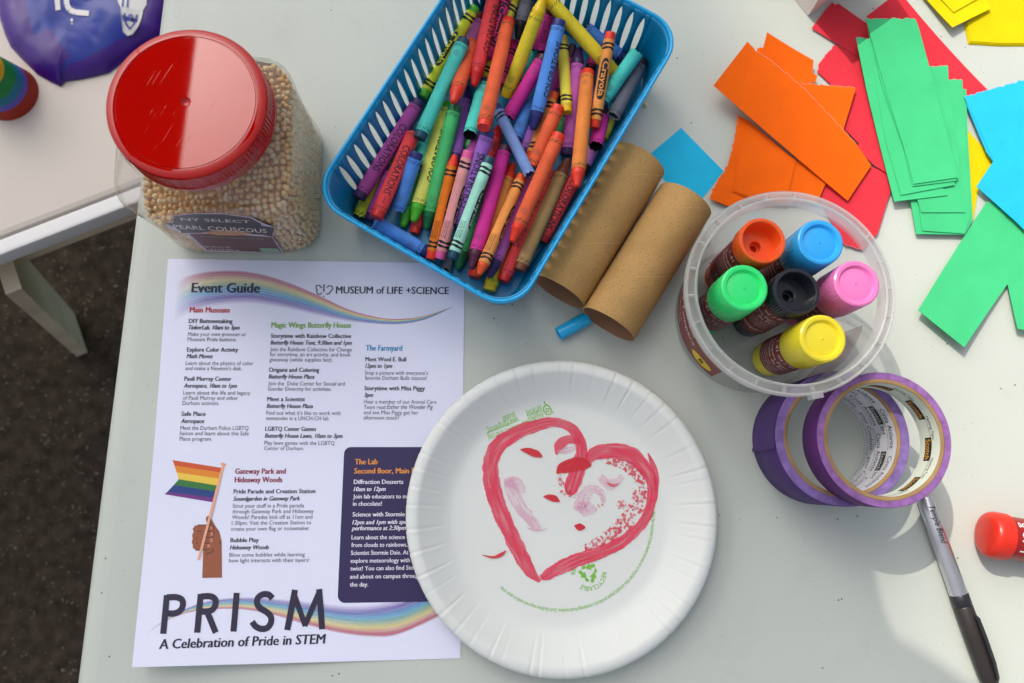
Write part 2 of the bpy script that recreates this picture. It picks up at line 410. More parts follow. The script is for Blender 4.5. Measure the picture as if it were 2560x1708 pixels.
def line(conv_, s, x0, y0, x1, y1, cap, mi, bold=0., shear=0., eps=.22, gg=None):
    a, b = P(*conv_(x0, y0)), P(*conv_(x1, y1)); d = (b - a); w = d.length; d.normalize(); u = Vector((-d.y, d.x, 0))
    ca, cb = conv_(0, 0), conv_(0, cap); hp = P(*conv_(x0, y0 - cap)); caph = (hp - a).length
    v, f = text_fit(s, w, caph * (1.16 if cap < 40 else 1.0), 0, shear)
    for k in ((-1, 1) if bold > .005 else (0,)):     # bold: struck twice, a hair apart
        vv = v + np.array([k * bold * caph * .9, 0])
        pts = np.array(a)[None, :2] + vv[:, :1] * np.array(d)[None, :2] + vv[:, 1:] * np.array(u)[None, :2]
        g.add(paper_at(pts, eps + k * .02), f, mi)
def poly(conv_, pts, mi, eps=.16):
    w = np.array([tuple(P(*conv_(x, y)))[:2] for x, y in pts]); g.add(paper_at(w, eps), [list(range(len(pts)))], mi)
def stroke(conv_, pts, wid, mi, eps=.24):
    q = G(); q.ribbon([P(*conv_(x, y)) for x, y in pts], wid / 2 / 3.55 / 2.6, 0)
    g.add(paper_at(np.array(q.v)[:, :2], eps), q.f, mi)
B_, R_, I_ = (.05, 0.), (.003, 0.), (.05, .25)
for s, x0, x1, y, st in (
    ("DIY Buttonmaking", 449, 733, 490, B_), ("TinkerLab, 10am to 3pm", 447, 780, 532, I_), ("Make your own pronoun or", 443, 822, 575, R_), ("Museum Pride buttons.", 441, 760, 609, R_),
    ("Explore Color Activity", 437, 770, 677, B_), ("Math Moves", 434, 605, 720, I_), ("Learn about the physics of color", 428, 870, 764, R_), ("and make a Newton's disk.", 426, 795, 798, R_),
    ("Pauli Murray Center", 420, 727, 867, B_), ("Aerospace, 10am to 1pm", 416, 762, 912, I_), ("Learn about the life and legacy", 412, 850, 957, R_), ("of Pauli Murray and other", 409, 770, 991, R_), ("Durham activists.", 407, 648, 1025, R_),
    ("Safe Place", 401, 558, 1096, B_), ("Aerospace", 397, 548, 1143, I_), ("Meet the Durham Police LGBTQ", 393, 838, 1187, R_), ("liaison and learn about the Safe", 390, 840, 1222, R_), ("Place program.", 388, 600, 1258, R_),
    ("Storytime with Rainbow Collective", 985, 1508, 587, B_), ("Butterfly House Tent, 9:30am and 1pm", 982, 1512, 631, I_), ("Join the Rainbow Collective for Change", 979, 1512, 674, R_), ("for storytime, an art activity, and book", 977, 1505, 707, R_), ("giveaway (while supplies last).", 975, 1387, 741, R_),
    ("Origami and Coloring", 972, 1299, 809, B_), ("Butterfly House Plaza", 969, 1267, 853, I_), ("Join the  Duke Center for Sexual and", 966, 1467, 897, R_), ("Gender Diversity for activities.", 964, 1380, 932, R_),
    ("Meet a Scientist", 961, 1207, 1000, B_), ("Butterfly House Plaza", 957, 1258, 1045, I_), ("Find out what it's like to work with", 954, 1440, 1089, R_), ("nematodes in a UNCH-CH lab.", 952, 1367, 1124, R_),
    ("LGBTQ Center Games", 948, 1279, 1194, B_), ("Butterfly House Lawn, 10am to 3pm", 945, 1452, 1239, I_), ("Play lawn games with the LGBTQ", 942, 1400, 1285, R_), ("Center of Durham.", 940, 1200, 1320, R_),
    ("Meet Wool E. Bull", 1602, 1867, 740, B_), ("12pm to 1pm", 1601, 1776, 783, I_), ("Snap a picture with everyone's", 1598, 2010, 827, R_), ("favorite Durham Bulls mascot!", 1598, 2002, 861, R_),
    ("Storytime with Miss Piggy", 1595, 1990, 929, B_), ("3pm", 1594, 1652, 973, I_), ("Hear a member of our Animal Care", 1592, 2065, 1016, R_), ("Team read", 1591, 1731, 1051, R_), ("Esther the Wonder Pig", 1741, 2043, 1051, (.004, .25)), ("and see Miss Piggy get her", 1590, 1948, 1086, R_), ("afternoon snack!", 1589, 1820, 1120, R_)):
    line(dE, s, x0, y, x1, y + (x1 - x0) * .004, 24 if st is not R_ else 22, NAVY if st is not R_ else GREY, *st)
line(dE, "Event Guide", 468, 290, 911, 292, 62, NAVY, .06)
line(dE, "MUSEUM of LIFE +SCIENCE", 1410, 297, 2145, 302, 46, NAVY, .035)
for s, x0, y0, x1, y1, mi in (("Main Museum", 455, 421, 713, 423, 2), ("Magic Wings Butterfly House", 988, 520, 1507, 522, 3), ("The Farmyard", 1605, 670, 1841, 672, 4)):
    line(dE, s, x0, y0, x1, y1, 31, mi, .06)
for s, x0, x1, y0, y1, st, mi in (
    ("Gateway Park and", 742, 1067, 219, 218, (.06, 0), 5), ("Hideaway Woods", 740, 1045, 274, 273, (.06, 0), 5), ("Pride Parade and Creation Station", 733, 1258, 346, 343, B_, 0), ("Soundgarden in Gateway Park", 730, 1160, 393, 390, I_, 0),
    ("Strut your stuff in a Pride parade", 726, 1186, 438, 435, R_, 1), ("through Gateway Park and Hideaway", 724, 1248, 474, 471, R_, 1), ("Woods! Parades kick off at 11am and", 721, 1240, 511, 508, R_, 1), ("1:30pm. Visit the Creation Station to", 720, 1232, 548, 544, R_, 1), ("create your own flag or noisemaker.", 715, 1225, 586, 581, R_, 1),
    ("Bubble Play", 712, 894, 660, 659, B_, 0), ("Hideaway Woods", 708, 960, 707, 705, I_, 0), ("Blow some bubbles while learning", 705, 1191, 754, 750, R_, 1), ("how light interacts with their layers!", 702, 1220, 790, 786, R_, 1),
    ("The Lab", 1515, 1660, 158, 157, (.06, 0), 6), ("Second floor, Main M", 1511, 1912, 217, 215, (.06, 0), 6), ("Diffraction Desserts", 1508, 1826, 284, 283, B_, 7), ("10am to 12pm", 1507, 1712, 331, 329, I_, 7),
    ("Join lab educators to make", 1503, 1900, 378, 377, (.035, 0), 7), ("in chocolate!", 1502, 1688, 425, 424, (.035, 0), 7), ("Science with Stormie", 1500, 1835, 494, 492, B_, 7), ("12pm and 1pm with spe", 1498, 1848, 545, 541, I_, 7), ("performance at 2:30pm", 1495, 1842, 583, 580, I_, 7),
    ("Learn about the science o", 1493, 1866, 642, 639, (.035, 0), 7), ("from clouds to rainbows,", 1492, 1853, 691, 688, (.035, 0), 7), ("Scientist Stormie Daie. At 2", 1489, 1886, 742, 738, (.035, 0), 7), ("explore meteorology with a", 1487, 1896, 793, 788, (.035, 0), 7), ("twist! You can also find Stor", 1485, 1908, 843, 836, (.035, 0), 7), ("and about on campus throug", 1483, 1922, 895, 889, (.035, 0), 7), ("the day.", 1482, 1600, 946, 945, (.035, 0), 7)):
    line(dF, s, x0, y0, x1, y1, 30 if mi in (5, 6) else (24 if st is not R_ else 22), mi, *st)
line(dF, "A Celebration of Pride in STEM", 252, 1348, 1325, 1313, 62, NAVY, .05, .12)
# PRISM in thin geometric capitals
wd_ = 38
for pts in ([(278, 1250), (302, 1000)], [(300, 1016), (360, 1014), (398, 1030), (405, 1065), (388, 1100), (350, 1118), (292, 1118)],
            [(497, 1243), (520, 993)], [(520, 1010), (580, 1008), (612, 1026), (616, 1058), (600, 1090), (565, 1106), (510, 1106)], [(560, 1104), (617, 1243)],
            [(731, 1236), (752, 986)], [(983, 1022), (958, 998), (920, 996), (888, 1020), (884, 1056), (905, 1086), (945, 1110), (972, 1140), (972, 1180), (948, 1212), (908, 1218), (872, 1200), (852, 1172)],
            [(1078, 1226), (1128, 966)], [(1118, 985), (1195, 1200)], [(1190, 1200), (1282, 985)], [(1284, 962), (1303, 1221)]):
    if len(pts) > 2:                    # round the bowls
        c = [Vector((x, y, 0)) for x, y in pts]; fine = []
        for i in range(len(c) - 1):
            p0_, p1_, p2_, p3_ = c[max(i - 1, 0)], c[i], c[i + 1], c[min(i + 2, len(c) - 1)]
            for k in range(6):
                t = k / 6; fine.append(.5 * ((2 * p1_) + (p2_ - p0_) * t + (2 * p0_ - 5 * p1_ + 4 * p2_ - p3_) * t * t + (3 * p1_ - p0_ - 3 * p2_ + p3_) * t ** 3))
        pts = [(q.x, q.y) for q in fine] + [pts[-1]]
    stroke(dF, pts, wd_ if len(pts) > 2 or pts[0][0] not in (1118, 1190) else 34, NAVY, .25)
# panel, flag, arm
pp = []
for cx, cy, a0 in ((2120, 92, 0), (1490, 92, 90), (1450, 1005, 180), (2120, 995, 270)):
    for k in range(7):
        a = R(a0 + 15 * k); pp.append((cx + 46 * math.cos(a), cy - 46 * math.sin(a)))
poly(dF, pp, 8, .13)
Lf = [(338, 130), (351, 165), (365, 209), (379, 253), (347, 290), (305, 335), (287, 350)]; Rt = [(655, 180), (648, 210), (638, 250), (626, 294), (616, 333), (605, 372), (598, 402)]
for k in range(6): poly(dF, [Lf[k], Rt[k], Rt[k + 1], Lf[k + 1]], 9 + k, .17)
poly(dF, [(658, 160), (676, 164), (514, 776), (498, 774)], 16, .19); poly(dF, [(650, 150), (660, 146), (684, 154), (684, 166), (672, 170), (648, 160)], 16, .2)
poly(dF, [(530, 890), (657, 888), (655, 650), (640, 590), (612, 550), (584, 500), (572, 490), (558, 494), (553, 510), (562, 545), (540, 600), (560, 680), (536, 720)], 15, .18)
poly(dF, [(484, 552), (560, 546), (592, 550), (604, 566), (600, 590), (606, 610), (604, 628), (596, 636), (600, 650), (592, 668), (580, 672), (580, 692), (566, 708), (540, 712), (490, 712), (468, 695), (470, 680), (462, 660), (468, 640), (465, 612), (475, 592), (468, 574)], 15, .28)
for x, y in ((588, 567), (590, 608), (587, 648), (570, 686)): poly(dF, [(x - 6, y - 14), (x + 10, y - 12), (x + 12, y + 8), (x - 6, y + 13)], 17, .31)
for pts in ([(500, 589), (590, 589)], [(490, 629), (590, 629)], [(490, 665), (575, 666)], [(500, 549), (580, 547), (600, 560), (600, 580)], [(600, 592), (606, 612), (598, 630)], [(488, 711), (550, 711), (578, 695)], [(556, 736), (590, 724), (606, 702)], [(632, 678), (652, 654)]):
    stroke(dF, pts, 5, NAVY, .34)
# the museum's outlined wings
stroke(dE, [(1318, 262), (1300, 244), (1283, 244), (1279, 262), (1288, 274), (1282, 284), (1292, 302), (1308, 304)], 7, NAVY); stroke(dE, [(1332, 238), (1330, 286)], 8, NAVY); stroke(dE, [(1308, 304), (1318, 290)], 6, NAVY)
stroke(dE, [(1350, 258), (1366, 246), (1384, 250), (1389, 268), (1376, 282), (1370, 292), (1358, 302), (1344, 300)], 7, NAVY); stroke(dE, [(1330, 312), (1330, 319)], 8, NAVY)
obj('printing', g, pm, eg, smooth=0, recalc=False)
# watercolour rainbow ribbons
def rainbow_mat():
    m = bpy.data.materials.new('rainbow_wash'); m.use_nodes = True; t = m.node_tree; b = t.nodes['Principled BSDF']; b.inputs['Roughness'].default_value = .7
    uv = t.nodes.new('ShaderNodeUVMap'); sx = t.nodes.new('ShaderNodeSeparateXYZ'); t.links.new(uv.outputs[0], sx.inputs[0])
    cr = t.nodes.new('ShaderNodeValToRGB'); e = cr.color_ramp.elements
    cols = [(0, (196, 84, 110)), (.1, (206, 96, 110)), (.27, (240, 222, 130)), (.42, (140, 186, 150)), (.56, (50, 170, 210)), (.72, (84, 96, 178)), (.9, (150, 110, 186)), (1, (170, 140, 200))]
    while len(e) < len(cols): e.new(.5)
    for k, (p, c) in enumerate(cols): e[k].position = p; e[k].color = (*lin(c), 1)
    n = t.nodes.new('ShaderNodeTexNoise'); n.inputs['Scale'].default_value = 1; mp = t.nodes.new('ShaderNodeMapping'); mp.inputs['Scale'].default_value = (2.5, 18, 1)
    t.links.new(uv.outputs[0], mp.inputs[0]); t.links.new(mp.outputs[0], n.inputs['Vector'])
    ad = t.nodes.new('ShaderNodeMath'); ad.operation = 'MULTIPLY_ADD'; ad.inputs[1].default_value = .10; ad.inputs[2].default_value = -.05; t.links.new(n.outputs['Fac'], ad.inputs[0])
    a2 = t.nodes.new('ShaderNodeMath'); t.links.new(ad.outputs[0], a2.inputs[0]); t.links.new(sx.outputs[1], a2.inputs[1]); t.links.new(a2.outputs[0], cr.inputs[0]); t.links.new(cr.outputs[0], b.inputs['Base Color'])
    def ramp(src, pts):
        r = t.nodes.new('ShaderNodeValToRGB'); q = r.color_ramp.elements
        while len(q) < len(pts): q.new(.5)
        for k, (p, c) in enumerate(pts): q[k].position = p; q[k].color = (c, c, c, 1)
        t.links.new(src, r.inputs[0]); return r.outputs[0]
    au = ramp(sx.outputs[0], [(0, 0), (.16, .7), (.95, .85), (1, .4)]); av = ramp(sx.outputs[1], [(0, .25), (.06, .95), (.8, .85), (1, 0)])
    st = ramp(n.outputs['Fac'], [(.3, .55), (.7, .95)])
    m1 = t.nodes.new('ShaderNodeMath'); m1.operation = 'MULTIPLY'; t.links.new(au, m1.inputs[0]); t.links.new(av, m1.inputs[1])
    m2 = t.nodes.new('ShaderNodeMath'); m2.operation = 'MULTIPLY'; t.links.new(m1.outputs[0], m2.inputs[0]); t.links.new(st, m2.inputs[1]); t.links.new(m2.outputs[0], b.inputs['Alpha'])
    return m
RB = rainbow_mat()
def ribbon(conv_, topc, botc, flip, eps):
    g = G(); n = 64
    tx = np.array(topc, float); bx = np.array(botc, float)
    def samp(c, t):
        s = np.linspace(0, 1, len(c)); x = np.interp(t, s, c[:, 0]); i = min(int(t * (len(c) - 1)), len(c) - 2); f = t * (len(c) - 1) - i
        p0_, p1_, p2_, p3_ = c[max(i - 1, 0)], c[i], c[i + 1], c[min(i + 2, len(c) - 1)]
        return .5 * ((2 * p1_) + (p2_ - p0_) * f + (2 * p0_ - 5 * p1_ + 4 * p2_ - p3_) * f * f + (3 * p1_ - p0_ - 3 * p2_ + p3_) * f ** 3)
    rows = []
    for i in range(n + 1):
        a, b = samp(tx, i / n), samp(bx, i / n); rows.append([a + (b - a) * j / 8 for j in range(9)])
    w = np.array([tuple(P(*conv_(*q)))[:2] for r in rows for q in r]); v = paper_at(w, eps).reshape(n + 1, 9, 3)
    o = g.grid([[tuple(q) for q in r] for r in v])
    for i in range(n + 1):
        for j in range(9): g.uv[o + i * 9 + j] = ((1 - i / n) if flip == 2 else i / n, (1 - j / 8) if flip else j / 8)
    q = obj('rainbow_ribbon', g, RB, eg, smooth=60, recalc=False)
    return q
ribbon(dE, [(370, 220), (480, 168), (700, 145), (900, 165), (1100, 225), (1300, 310), (1500, 403), (1700, 455), (1850, 462), (2000, 440), (2170, 384)],
       [(350, 500), (450, 430), (620, 385), (850, 366), (1080, 398), (1300, 446), (1500, 482), (1700, 500), (1850, 498), (2000, 466), (2172, 388)], 0, .08)
ribbon(dF, [(158, 1254), (300, 1152), (500, 1055), (700, 1016), (900, 1014), (1100, 1030), (1300, 1050), (1500, 1068), (1700, 1048), (1900, 985), (2120, 860)],
       [(160, 1260), (300, 1168), (450, 1112), (620, 1092), (800, 1095), (1000, 1132), (1200, 1192), (1400, 1242), (1600, 1268), (1800, 1255), (2120, 1110)], 1, .09)

# ------------------------------------------------------------------ paper plate with a painted heart
pc = at(dG, 748, 790, 16); pc.z = 0
PW = mat('plate_paper', (.73, .76, .73), .5, .35, noise=(10, .03), bump=(250, .06))
pl = thing('paper_plate', 'round white paper plate with a red heart painted on it', 'plate', pc)
RP = 104.6
prof = [(0, 1.4), (30, 1.3), (60, 1.3), (71, 1.4), (74, 1.7), (77, 2.6), (81, 4.8), (85, 7.6), (88.5, 10.2), (92, 13.0), (95, 15.4), (96.2, 16.4), (97.4, 16.9), (99.5, 17.0), (102, 16.6), (103.6, 15.4), (104.5, 13.6), (104.7, 12.6)]
prof = [(r * 1.013, z) for r, z in prof]
rng = random.Random(3); cr = [(2 * math.pi * (k + rng.uniform(-.38, .38)) / 46, rng.uniform(.4, 1.0)) for k in range(46)]
N = 720; cz = np.zeros(N)
for a, k in cr:
    d = (np.arange(N) * 2 * math.pi / N - a + math.pi) % (2 * math.pi) - math.pi; cz -= k * np.exp(-(d / .0075) ** 2) - k * .35 * np.exp(-((d - .02) / .012) ** 2)
g = G(); rows = []
for r, z in prof + [(r * 1.013, z) for r, z in ((104.3, 12.2), (102, 15.6), (97, 16.0), (92, 12.2), (85, 6.8), (77, 1.8), (71, .7), (0, .6))]:
    k = max(0, min(1, (r - 80) / 8)) * .6
    wv = .5 * max(0, (r - 90) / 14)
    rows.append([(pc.x + (r + (.25 * cz[j] if r > 103 else 0)) * math.cos(2 * math.pi * j / N), pc.y + (r + (.25 * cz[j] if r > 103 else 0)) * math.sin(2 * math.pi * j / N), z + k * cz[j] + wv * math.sin(3 * 2 * math.pi * j / N + 1)) for j in range(N)])
g.grid(rows, 0, True); obj('plate_body', g, PW, pl, smooth=60)
# green recycling print
GP = mat('print_plate_green', lin((120, 190, 62)), .6)
g = G(); zf = 1.62
def plate_z(x, y): return float(np.interp(math.hypot(x - pc.x, y - pc.y), [q[0] for q in prof], [q[1] for q in prof])) + .16
def pg(x, y, z=0):
    q = at(dG, x, y, 1.5)
    for _ in range(5): q = at(dG, x, y, plate_z(q.x, q.y) + z)
    return q
def pline(s, x0, y0, x1, y1, cap, bold=0.):
    a, b = pg(x0, y0), pg(x1, y1); d = b - a; w = d.length; d.normalize(); u = Vector((-d.y, d.x, 0)); v, f = text_fit(s, w, cap, bold)
    q = [a + d * x + u * y for x, y in v]; g.add([(p.x, p.y, plate_z(p.x, p.y)) for p in q], f)
def parc(s, c, r, a0, span, cap, out=True, bold=0.):
    """clockwise lettering on a circle, tops outward (or inward, running the other way)"""
    v, f = text_fit(s, r * abs(span), cap, bold); pts = []
    for x, y in v:
        a = a0 - x / r if out else a0 + x / r; rr = r + y if out else r - y
        pts.append((c.x + rr * math.cos(a), c.y + rr * math.sin(a), zf))
    g.add(pts, f)
pline("Certified Sourcing", 556, 366, 404, 424, 4.6); pline("www.sfiprogram.org", 540, 335, 402, 390, 4.0); pline("SFI-00007", 527, 312, 468, 337, 3.6)
pline("SUSTAINABLE", 662, 322, 563, 362, 4.0); pline("FORESTRY", 650, 300, 583, 327, 4.0); pline("INITIATIVE", 648, 281, 578, 309, 4.0)
def pst(pts, w): g.ribbon([pg(x, y) for x, y in pts], w / 2)
pst([(552, 352), (470, 385), (403, 411)], .5)
pst([(665, 264), (672, 280), (688, 286), (700, 305), (696, 325), (680, 327), (664, 312), (664, 292), (674, 282)], .9); pst([(676, 300), (690, 298), (686, 314), (674, 312), (676, 300)], .8); pst([(706, 312), (710, 318), (704, 320), (706, 312)], .5)
obj('certification_print', g, GP, pl, smooth=0, recalc=False); g = G()
ac = pg(742, 785)
e0 = pg(1162, 776) - ac; e1 = pg(468, 1118) - ac
a0 = math.atan2(e0.y, e0.x); a1 = math.atan2(e1.y, e1.x); span = (a0 - a1) % (2 * math.pi)
parc("May be recycled if you have access to a recycler that accepts paper products containing food residue. Such facilities may not exist in your area.", ac, (e0.length + e1.length) / 2, a0, span, 2.7, True)
obj('disposal_print', g, GP, pl, smooth=0, recalc=False); g = G()
rc = pg(872, 1058)
parc("RECYCLABLE", rc, 9.0, R(188), R(135), 3.1, True); parc("RECYCLABLE", rc, 9.0, R(5), R(125), 3.1, True)
for k in range(3):
    a = R(80 + 120 * k); M = Matrix.Translation(rc + Vector((0, 0, .1))) @ Matrix.Rotation(a, 4, 'Z') @ Matrix.Diagonal((.66, .66, 1, 1))
    g.add([(7.6, -5.6, 0), (10.4, -4, 0), (8, .5, 0), (5.2, -1.2, 0)], [(0, 1, 2, 3)], 0, M); g.add([(9.9, 1.7, 0), (3.2, -2.4, 0), (3.6, 4.6, 0)], [(0, 1, 2)], 0, M); g.add([(1.5, 8.3, 0), (3.4, 4.4, 0), (6.3, 4.6, 0), (4.6, 7.9, 0)], [(0, 1, 2, 3)], 0, M)
obj('recycling_print', g, GP, pl, smooth=0, recalc=False)
def paint(name, col, lo, hi, streak, ragged):
    m = bpy.data.materials.new(name); m.use_nodes = True; t = m.node_tree; b = t.nodes['Principled BSDF']; b.inputs['Roughness'].default_value = .3
    uv = t.nodes.new('ShaderNodeUVMap'); sx = t.nodes.new('ShaderNodeSeparateXYZ'); t.links.new(uv.outputs[0], sx.inputs[0])
    mp = t.nodes.new('ShaderNodeMapping'); mp.inputs['Scale'].default_value = (.05, streak, 1); n = t.nodes.new('ShaderNodeTexNoise'); n.inputs['Scale'].default_value = 1; n.inputs['Detail'].default_value = 6
    t.links.new(uv.outputs[0], mp.inputs[0]); t.links.new(mp.outputs[0], n.inputs['Vector'])
    n2 = t.nodes.new('ShaderNodeTexNoise'); n2.inputs['Scale'].default_value = 160; n2.inputs['Detail'].default_value = 5; tc = t.nodes.new('ShaderNodeTexCoord'); t.links.new(tc.outputs['Object'], n2.inputs['Vector'])
    r = t.nodes.new('ShaderNodeMapRange'); r.inputs[1].default_value = .35; r.inputs[2].default_value = .65; r.inputs[3].default_value = lo; r.inputs[4].default_value = hi; t.links.new(n.outputs['Fac'], r.inputs[0])
    # ragged edges: distance from the middle of the stroke plus noise
    d = t.nodes.new('ShaderNodeMath'); d.operation = 'SUBTRACT'; d.inputs[1].default_value = .5; t.links.new(sx.outputs[1], d.inputs[0])
    ab = t.nodes.new('ShaderNodeMath'); ab.operation = 'ABSOLUTE'; t.links.new(d.outputs[0], ab.inputs[0])
    ma = t.nodes.new('ShaderNodeMath'); ma.operation = 'MULTIPLY_ADD'; ma.inputs[1].default_value = ragged; t.links.new(n2.outputs['Fac'], ma.inputs[0]); t.links.new(ab.outputs[0], ma.inputs[2])
    e = t.nodes.new('ShaderNodeMapRange'); e.inputs[1].default_value = .44 + ragged * .5; e.inputs[2].default_value = .47 + ragged * .5; e.inputs[3].default_value = 1; e.inputs[4].default_value = 0; t.links.new(ma.outputs[0], e.inputs[0])
    mu = t.nodes.new('ShaderNodeMath'); mu.operation = 'MULTIPLY'; t.links.new(r.outputs[0], mu.inputs[0]); t.links.new(e.outputs[0], mu.inputs[1]); 
    if ragged > 1:                                 # dry brush: bare flecks
        n3 = t.nodes.new('ShaderNodeTexNoise'); n3.inputs['Scale'].default_value = 420; n3.inputs['Detail'].default_value = 3; t.links.new(tc.outputs['Object'], n3.inputs['Vector'])
        r3 = t.nodes.new('ShaderNodeMapRange'); r3.inputs[1].default_value = .47; r3.inputs[2].default_value = .54; t.links.new(n3.outputs['Fac'], r3.inputs[0])
        m3 = t.nodes.new('ShaderNodeMath'); m3.operation = 'MULTIPLY'; t.links.new(mu.outputs[0], m3.inputs[0]); t.links.new(r3.outputs[0], m3.inputs[1]); mu = m3
    t.links.new(mu.outputs[0], b.inputs['Alpha'])
    bp = t.nodes.new('ShaderNodeBump'); bp.inputs['Strength'].default_value = .6; bp.inputs['Distance'].default_value = .0005; t.links.new(n.outputs['Fac'], bp.inputs['Height']); t.links.new(bp.outputs[0], b.inputs['Normal'])
    c = t.nodes.new('ShaderNodeMix'); c.data_type = 'RGBA'; c.inputs[6].default_value = (*[min(1, q * 1.25 + .02) for q in col], 1); c.inputs[7].default_value = (*[q * .8 for q in col], 1); t.links.new(n.outputs['Fac'], c.inputs[0]); t.links.new(c.outputs[2], b.inputs['Base Color'])
    return m
PR = paint('red_tempera', S(212, 44, 78, 1.2), .5, .98, 7, .3); PD = paint('deep_red_tempera', S(196, 22, 40, 1.1), .85, 1.0, 5, .25); PK = paint('pink_tempera', S(242, 172, 202, 1.35), .08, .62, 5, .7); PRT = paint('dry_red_tempera', S(206, 44, 70, 1.15), .35, 1.0, 7, 1.6)
g = G()
def spl(c, n=10):
    c = [Vector((x, y, w)) for x, y, w in c]; o = []
    for i in range(len(c) - 1):
        p0_, p1_, p2_, p3_ = c[max(i - 1, 0)], c[i], c[i + 1], c[min(i + 2, len(c) - 1)]
        for k in range(n):
            t = k / n; o.append(.5 * ((2 * p1_) + (p2_ - p0_) * t + (2 * p0_ - 5 * p1_ + 4 * p2_ - p3_) * t * t + (3 * p1_ - p0_ - 3 * p2_ + p3_) * t ** 3))
    return o + [c[-1]]
zs = [1.75]
def brush(c, mi, n=10):
    s = spl(c, n); zs[0] += .03
    g.ribbon([at(dG, q.x, q.y, zs[0]) for q in s], [max(.2, q.z / 2 / 1.8488 / 3.5) * 1.08 for q in s], mi)
brush([(648, 1098, 14), (600, 1050, 52), (545, 950, 68), (492, 840, 70), (455, 750, 72), (424, 650, 74), (418, 560, 72), (440, 490, 74), (505, 430, 70), (600, 388, 58), (700, 362, 46), (775, 378, 44), (818, 420, 46), (838, 470, 52), (838, 530, 62), (815, 600, 70), (790, 670, 64), (780, 700, 16)], 0)
brush([(868, 540, 40), (900, 505, 62), (980, 495, 72), (1060, 510, 78), (1110, 550, 66), (1152, 610, 54), (1168, 680, 48), (1150, 770, 46), (1110, 840, 46), (1040, 905, 52), (960, 950, 56), (860, 985, 60), (760, 1025, 58), (690, 1062, 50), (650, 1080, 22)], 0)
brush([(1146, 505, 6), (1166, 550, 24), (1184, 610, 26), (1186, 680, 14)], 0)
brush([(950, 545, 30), (1040, 560, 44), (1100, 620, 60), (1112, 700, 70), (1080, 780, 70), (1010, 850, 60), (940, 905, 50), (850, 945, 30)], 3)
brush([(724, 600, 6), (750, 575, 50), (800, 558, 60), (850, 556, 56), (885, 562, 8)], 1, 8); brush([(722, 512, 10), (735, 470, 44), (775, 442, 38), (815, 450, 26), (828, 462, 6)], 0); brush([(725, 500, 10), (770, 492, 34), (810, 480, 20)], 2)
brush([(556, 488, 4), (590, 494, 28), (630, 508, 34), (658, 522, 8)], 1); brush([(662, 706, 4), (690, 708, 26), (715, 716, 30), (738, 730, 6)], 1); brush([(806, 840, 6), (830, 846, 34), (856, 848, 10)], 1); brush([(380, 976, 3), (430, 986, 10), (465, 975, 16), (490, 956, 5)], 1)
brush([(500, 618, 40), (520, 680, 60), (560, 760, 56), (620, 830, 48), (648, 858, 10)], 2); brush([(590, 852, 6), (640, 862, 12), (684, 854, 4)], 2); brush([(480, 640, 30), (540, 640, 60), (575, 690, 20)], 2)
brush([(820, 770, 40), (850, 700, 60), (890, 668, 40), (930, 690, 30), (940, 735, 16)], 2); brush([(825, 740, 50), (860, 770, 60), (890, 740, 60)], 2); brush([(925, 610, 30), (970, 650, 44), (1030, 610, 20)], 2); brush([(955, 640, 4), (985, 655, 12), (1012, 644, 4)], 0); brush([(912, 748, 4), (930, 746, 22), (942, 740, 6)], 3); brush([(730, 610, 20), (745, 640, 34), (740, 655, 10)], 3); brush([(1003, 735, 20), (1025, 745, 44), (1040, 760, 14)], 3); brush([(740, 680, 10), (780, 692, 30), (810, 708, 10)], 3)
obj('painted_heart', g, [PR, PD, PK, PRT], pl, smooth=60, recalc=False)

# ------------------------------------------------------------------ jar of pearl couscous with a red lid
SH = 95
jc = at(dJ, 701, 712, SH); hw = (at(dJ, 1272, 700, SH) - at(dJ, 130, 700, SH)).x / 2; hd = (at(dJ, 700, 205, SH) - at(dJ, 700, 1220, SH)).y / 2
ju = (at(dJ, 1270, 1207, SH) - at(dJ, 300, 1222, SH)).normalized(); jv = Vector((-ju.y, ju.x, 0)); jc.z = 0
NJ = 96
def sect(ins, z, rc=20, blend=0, rad=0):
    o = []
    for k in range(NJ):
        a = 2 * math.pi * (k + .5) / NJ; c, s_ = math.cos(a), math.sin(a)
        w, d, r = hw - ins, hd - ins, max(2, rc - ins * .5)
        # ray from the middle to a rounded rectangle
        lo, hi = 0, w + d
        for _ in range(26):
            t = (lo + hi) / 2; qx, qy = max(abs(t * c) - w + r, 0), max(abs(t * s_) - d + r, 0)
            inside = abs(t * c) <= w and abs(t * s_) <= d and math.hypot(qx, qy) <= r
            lo, hi = (t, hi) if inside else (lo, t)
        t = lo * (1 - blend) + rad * blend
        o.append(jc + ju * (t * c) + jv * (t * s_) + Vector((0, 0, z)))
    return o
jar = thing('couscous_jar', 'square clear plastic jar with a red screw lid and a dark red label', 'jar', jc)
PET = clear('clear_plastic', (.97, .975, .97), .07, 1.8, .06, (.85, .85, .86), bump=(30, .2))
g = G()
rings = [sect(9, .8), sect(5, 1), sect(2, 2.5), sect(.5, 6), sect(0, 12), sect(.8, 30), sect(1.2, 52), sect(.6, 76), sect(0, 88), sect(.2, 92), sect(1.6, 96.5), sect(5, 100.5), sect(9, 103.5, 22, .25, 50), sect(12, 105.5, 24, .6, 48), sect(12, 107, 24, 1, 45.5), sect(12, 116, 24, 1, 45.5)]
g.grid(rings, 0, True); g.add(rings[0], [list(range(NJ))])
obj('jar_body', g, PET, jar, smooth=60)
lc = at(dJ, 585, 510, 125); M = Matrix.Translation((lc.x, lc.y, 19)) @ Matrix.Diagonal((1.0, 1.0, 1, 1))
RED = mat('red_lid_plastic', S(194, 12, 5, .86), .04, .5, noise=(30, .04))
t_ = RED.node_tree; b_ = t_.nodes['Principled BSDF']; tc_ = [n for n in t_.nodes if n.type == 'TEX_COORD'][0]
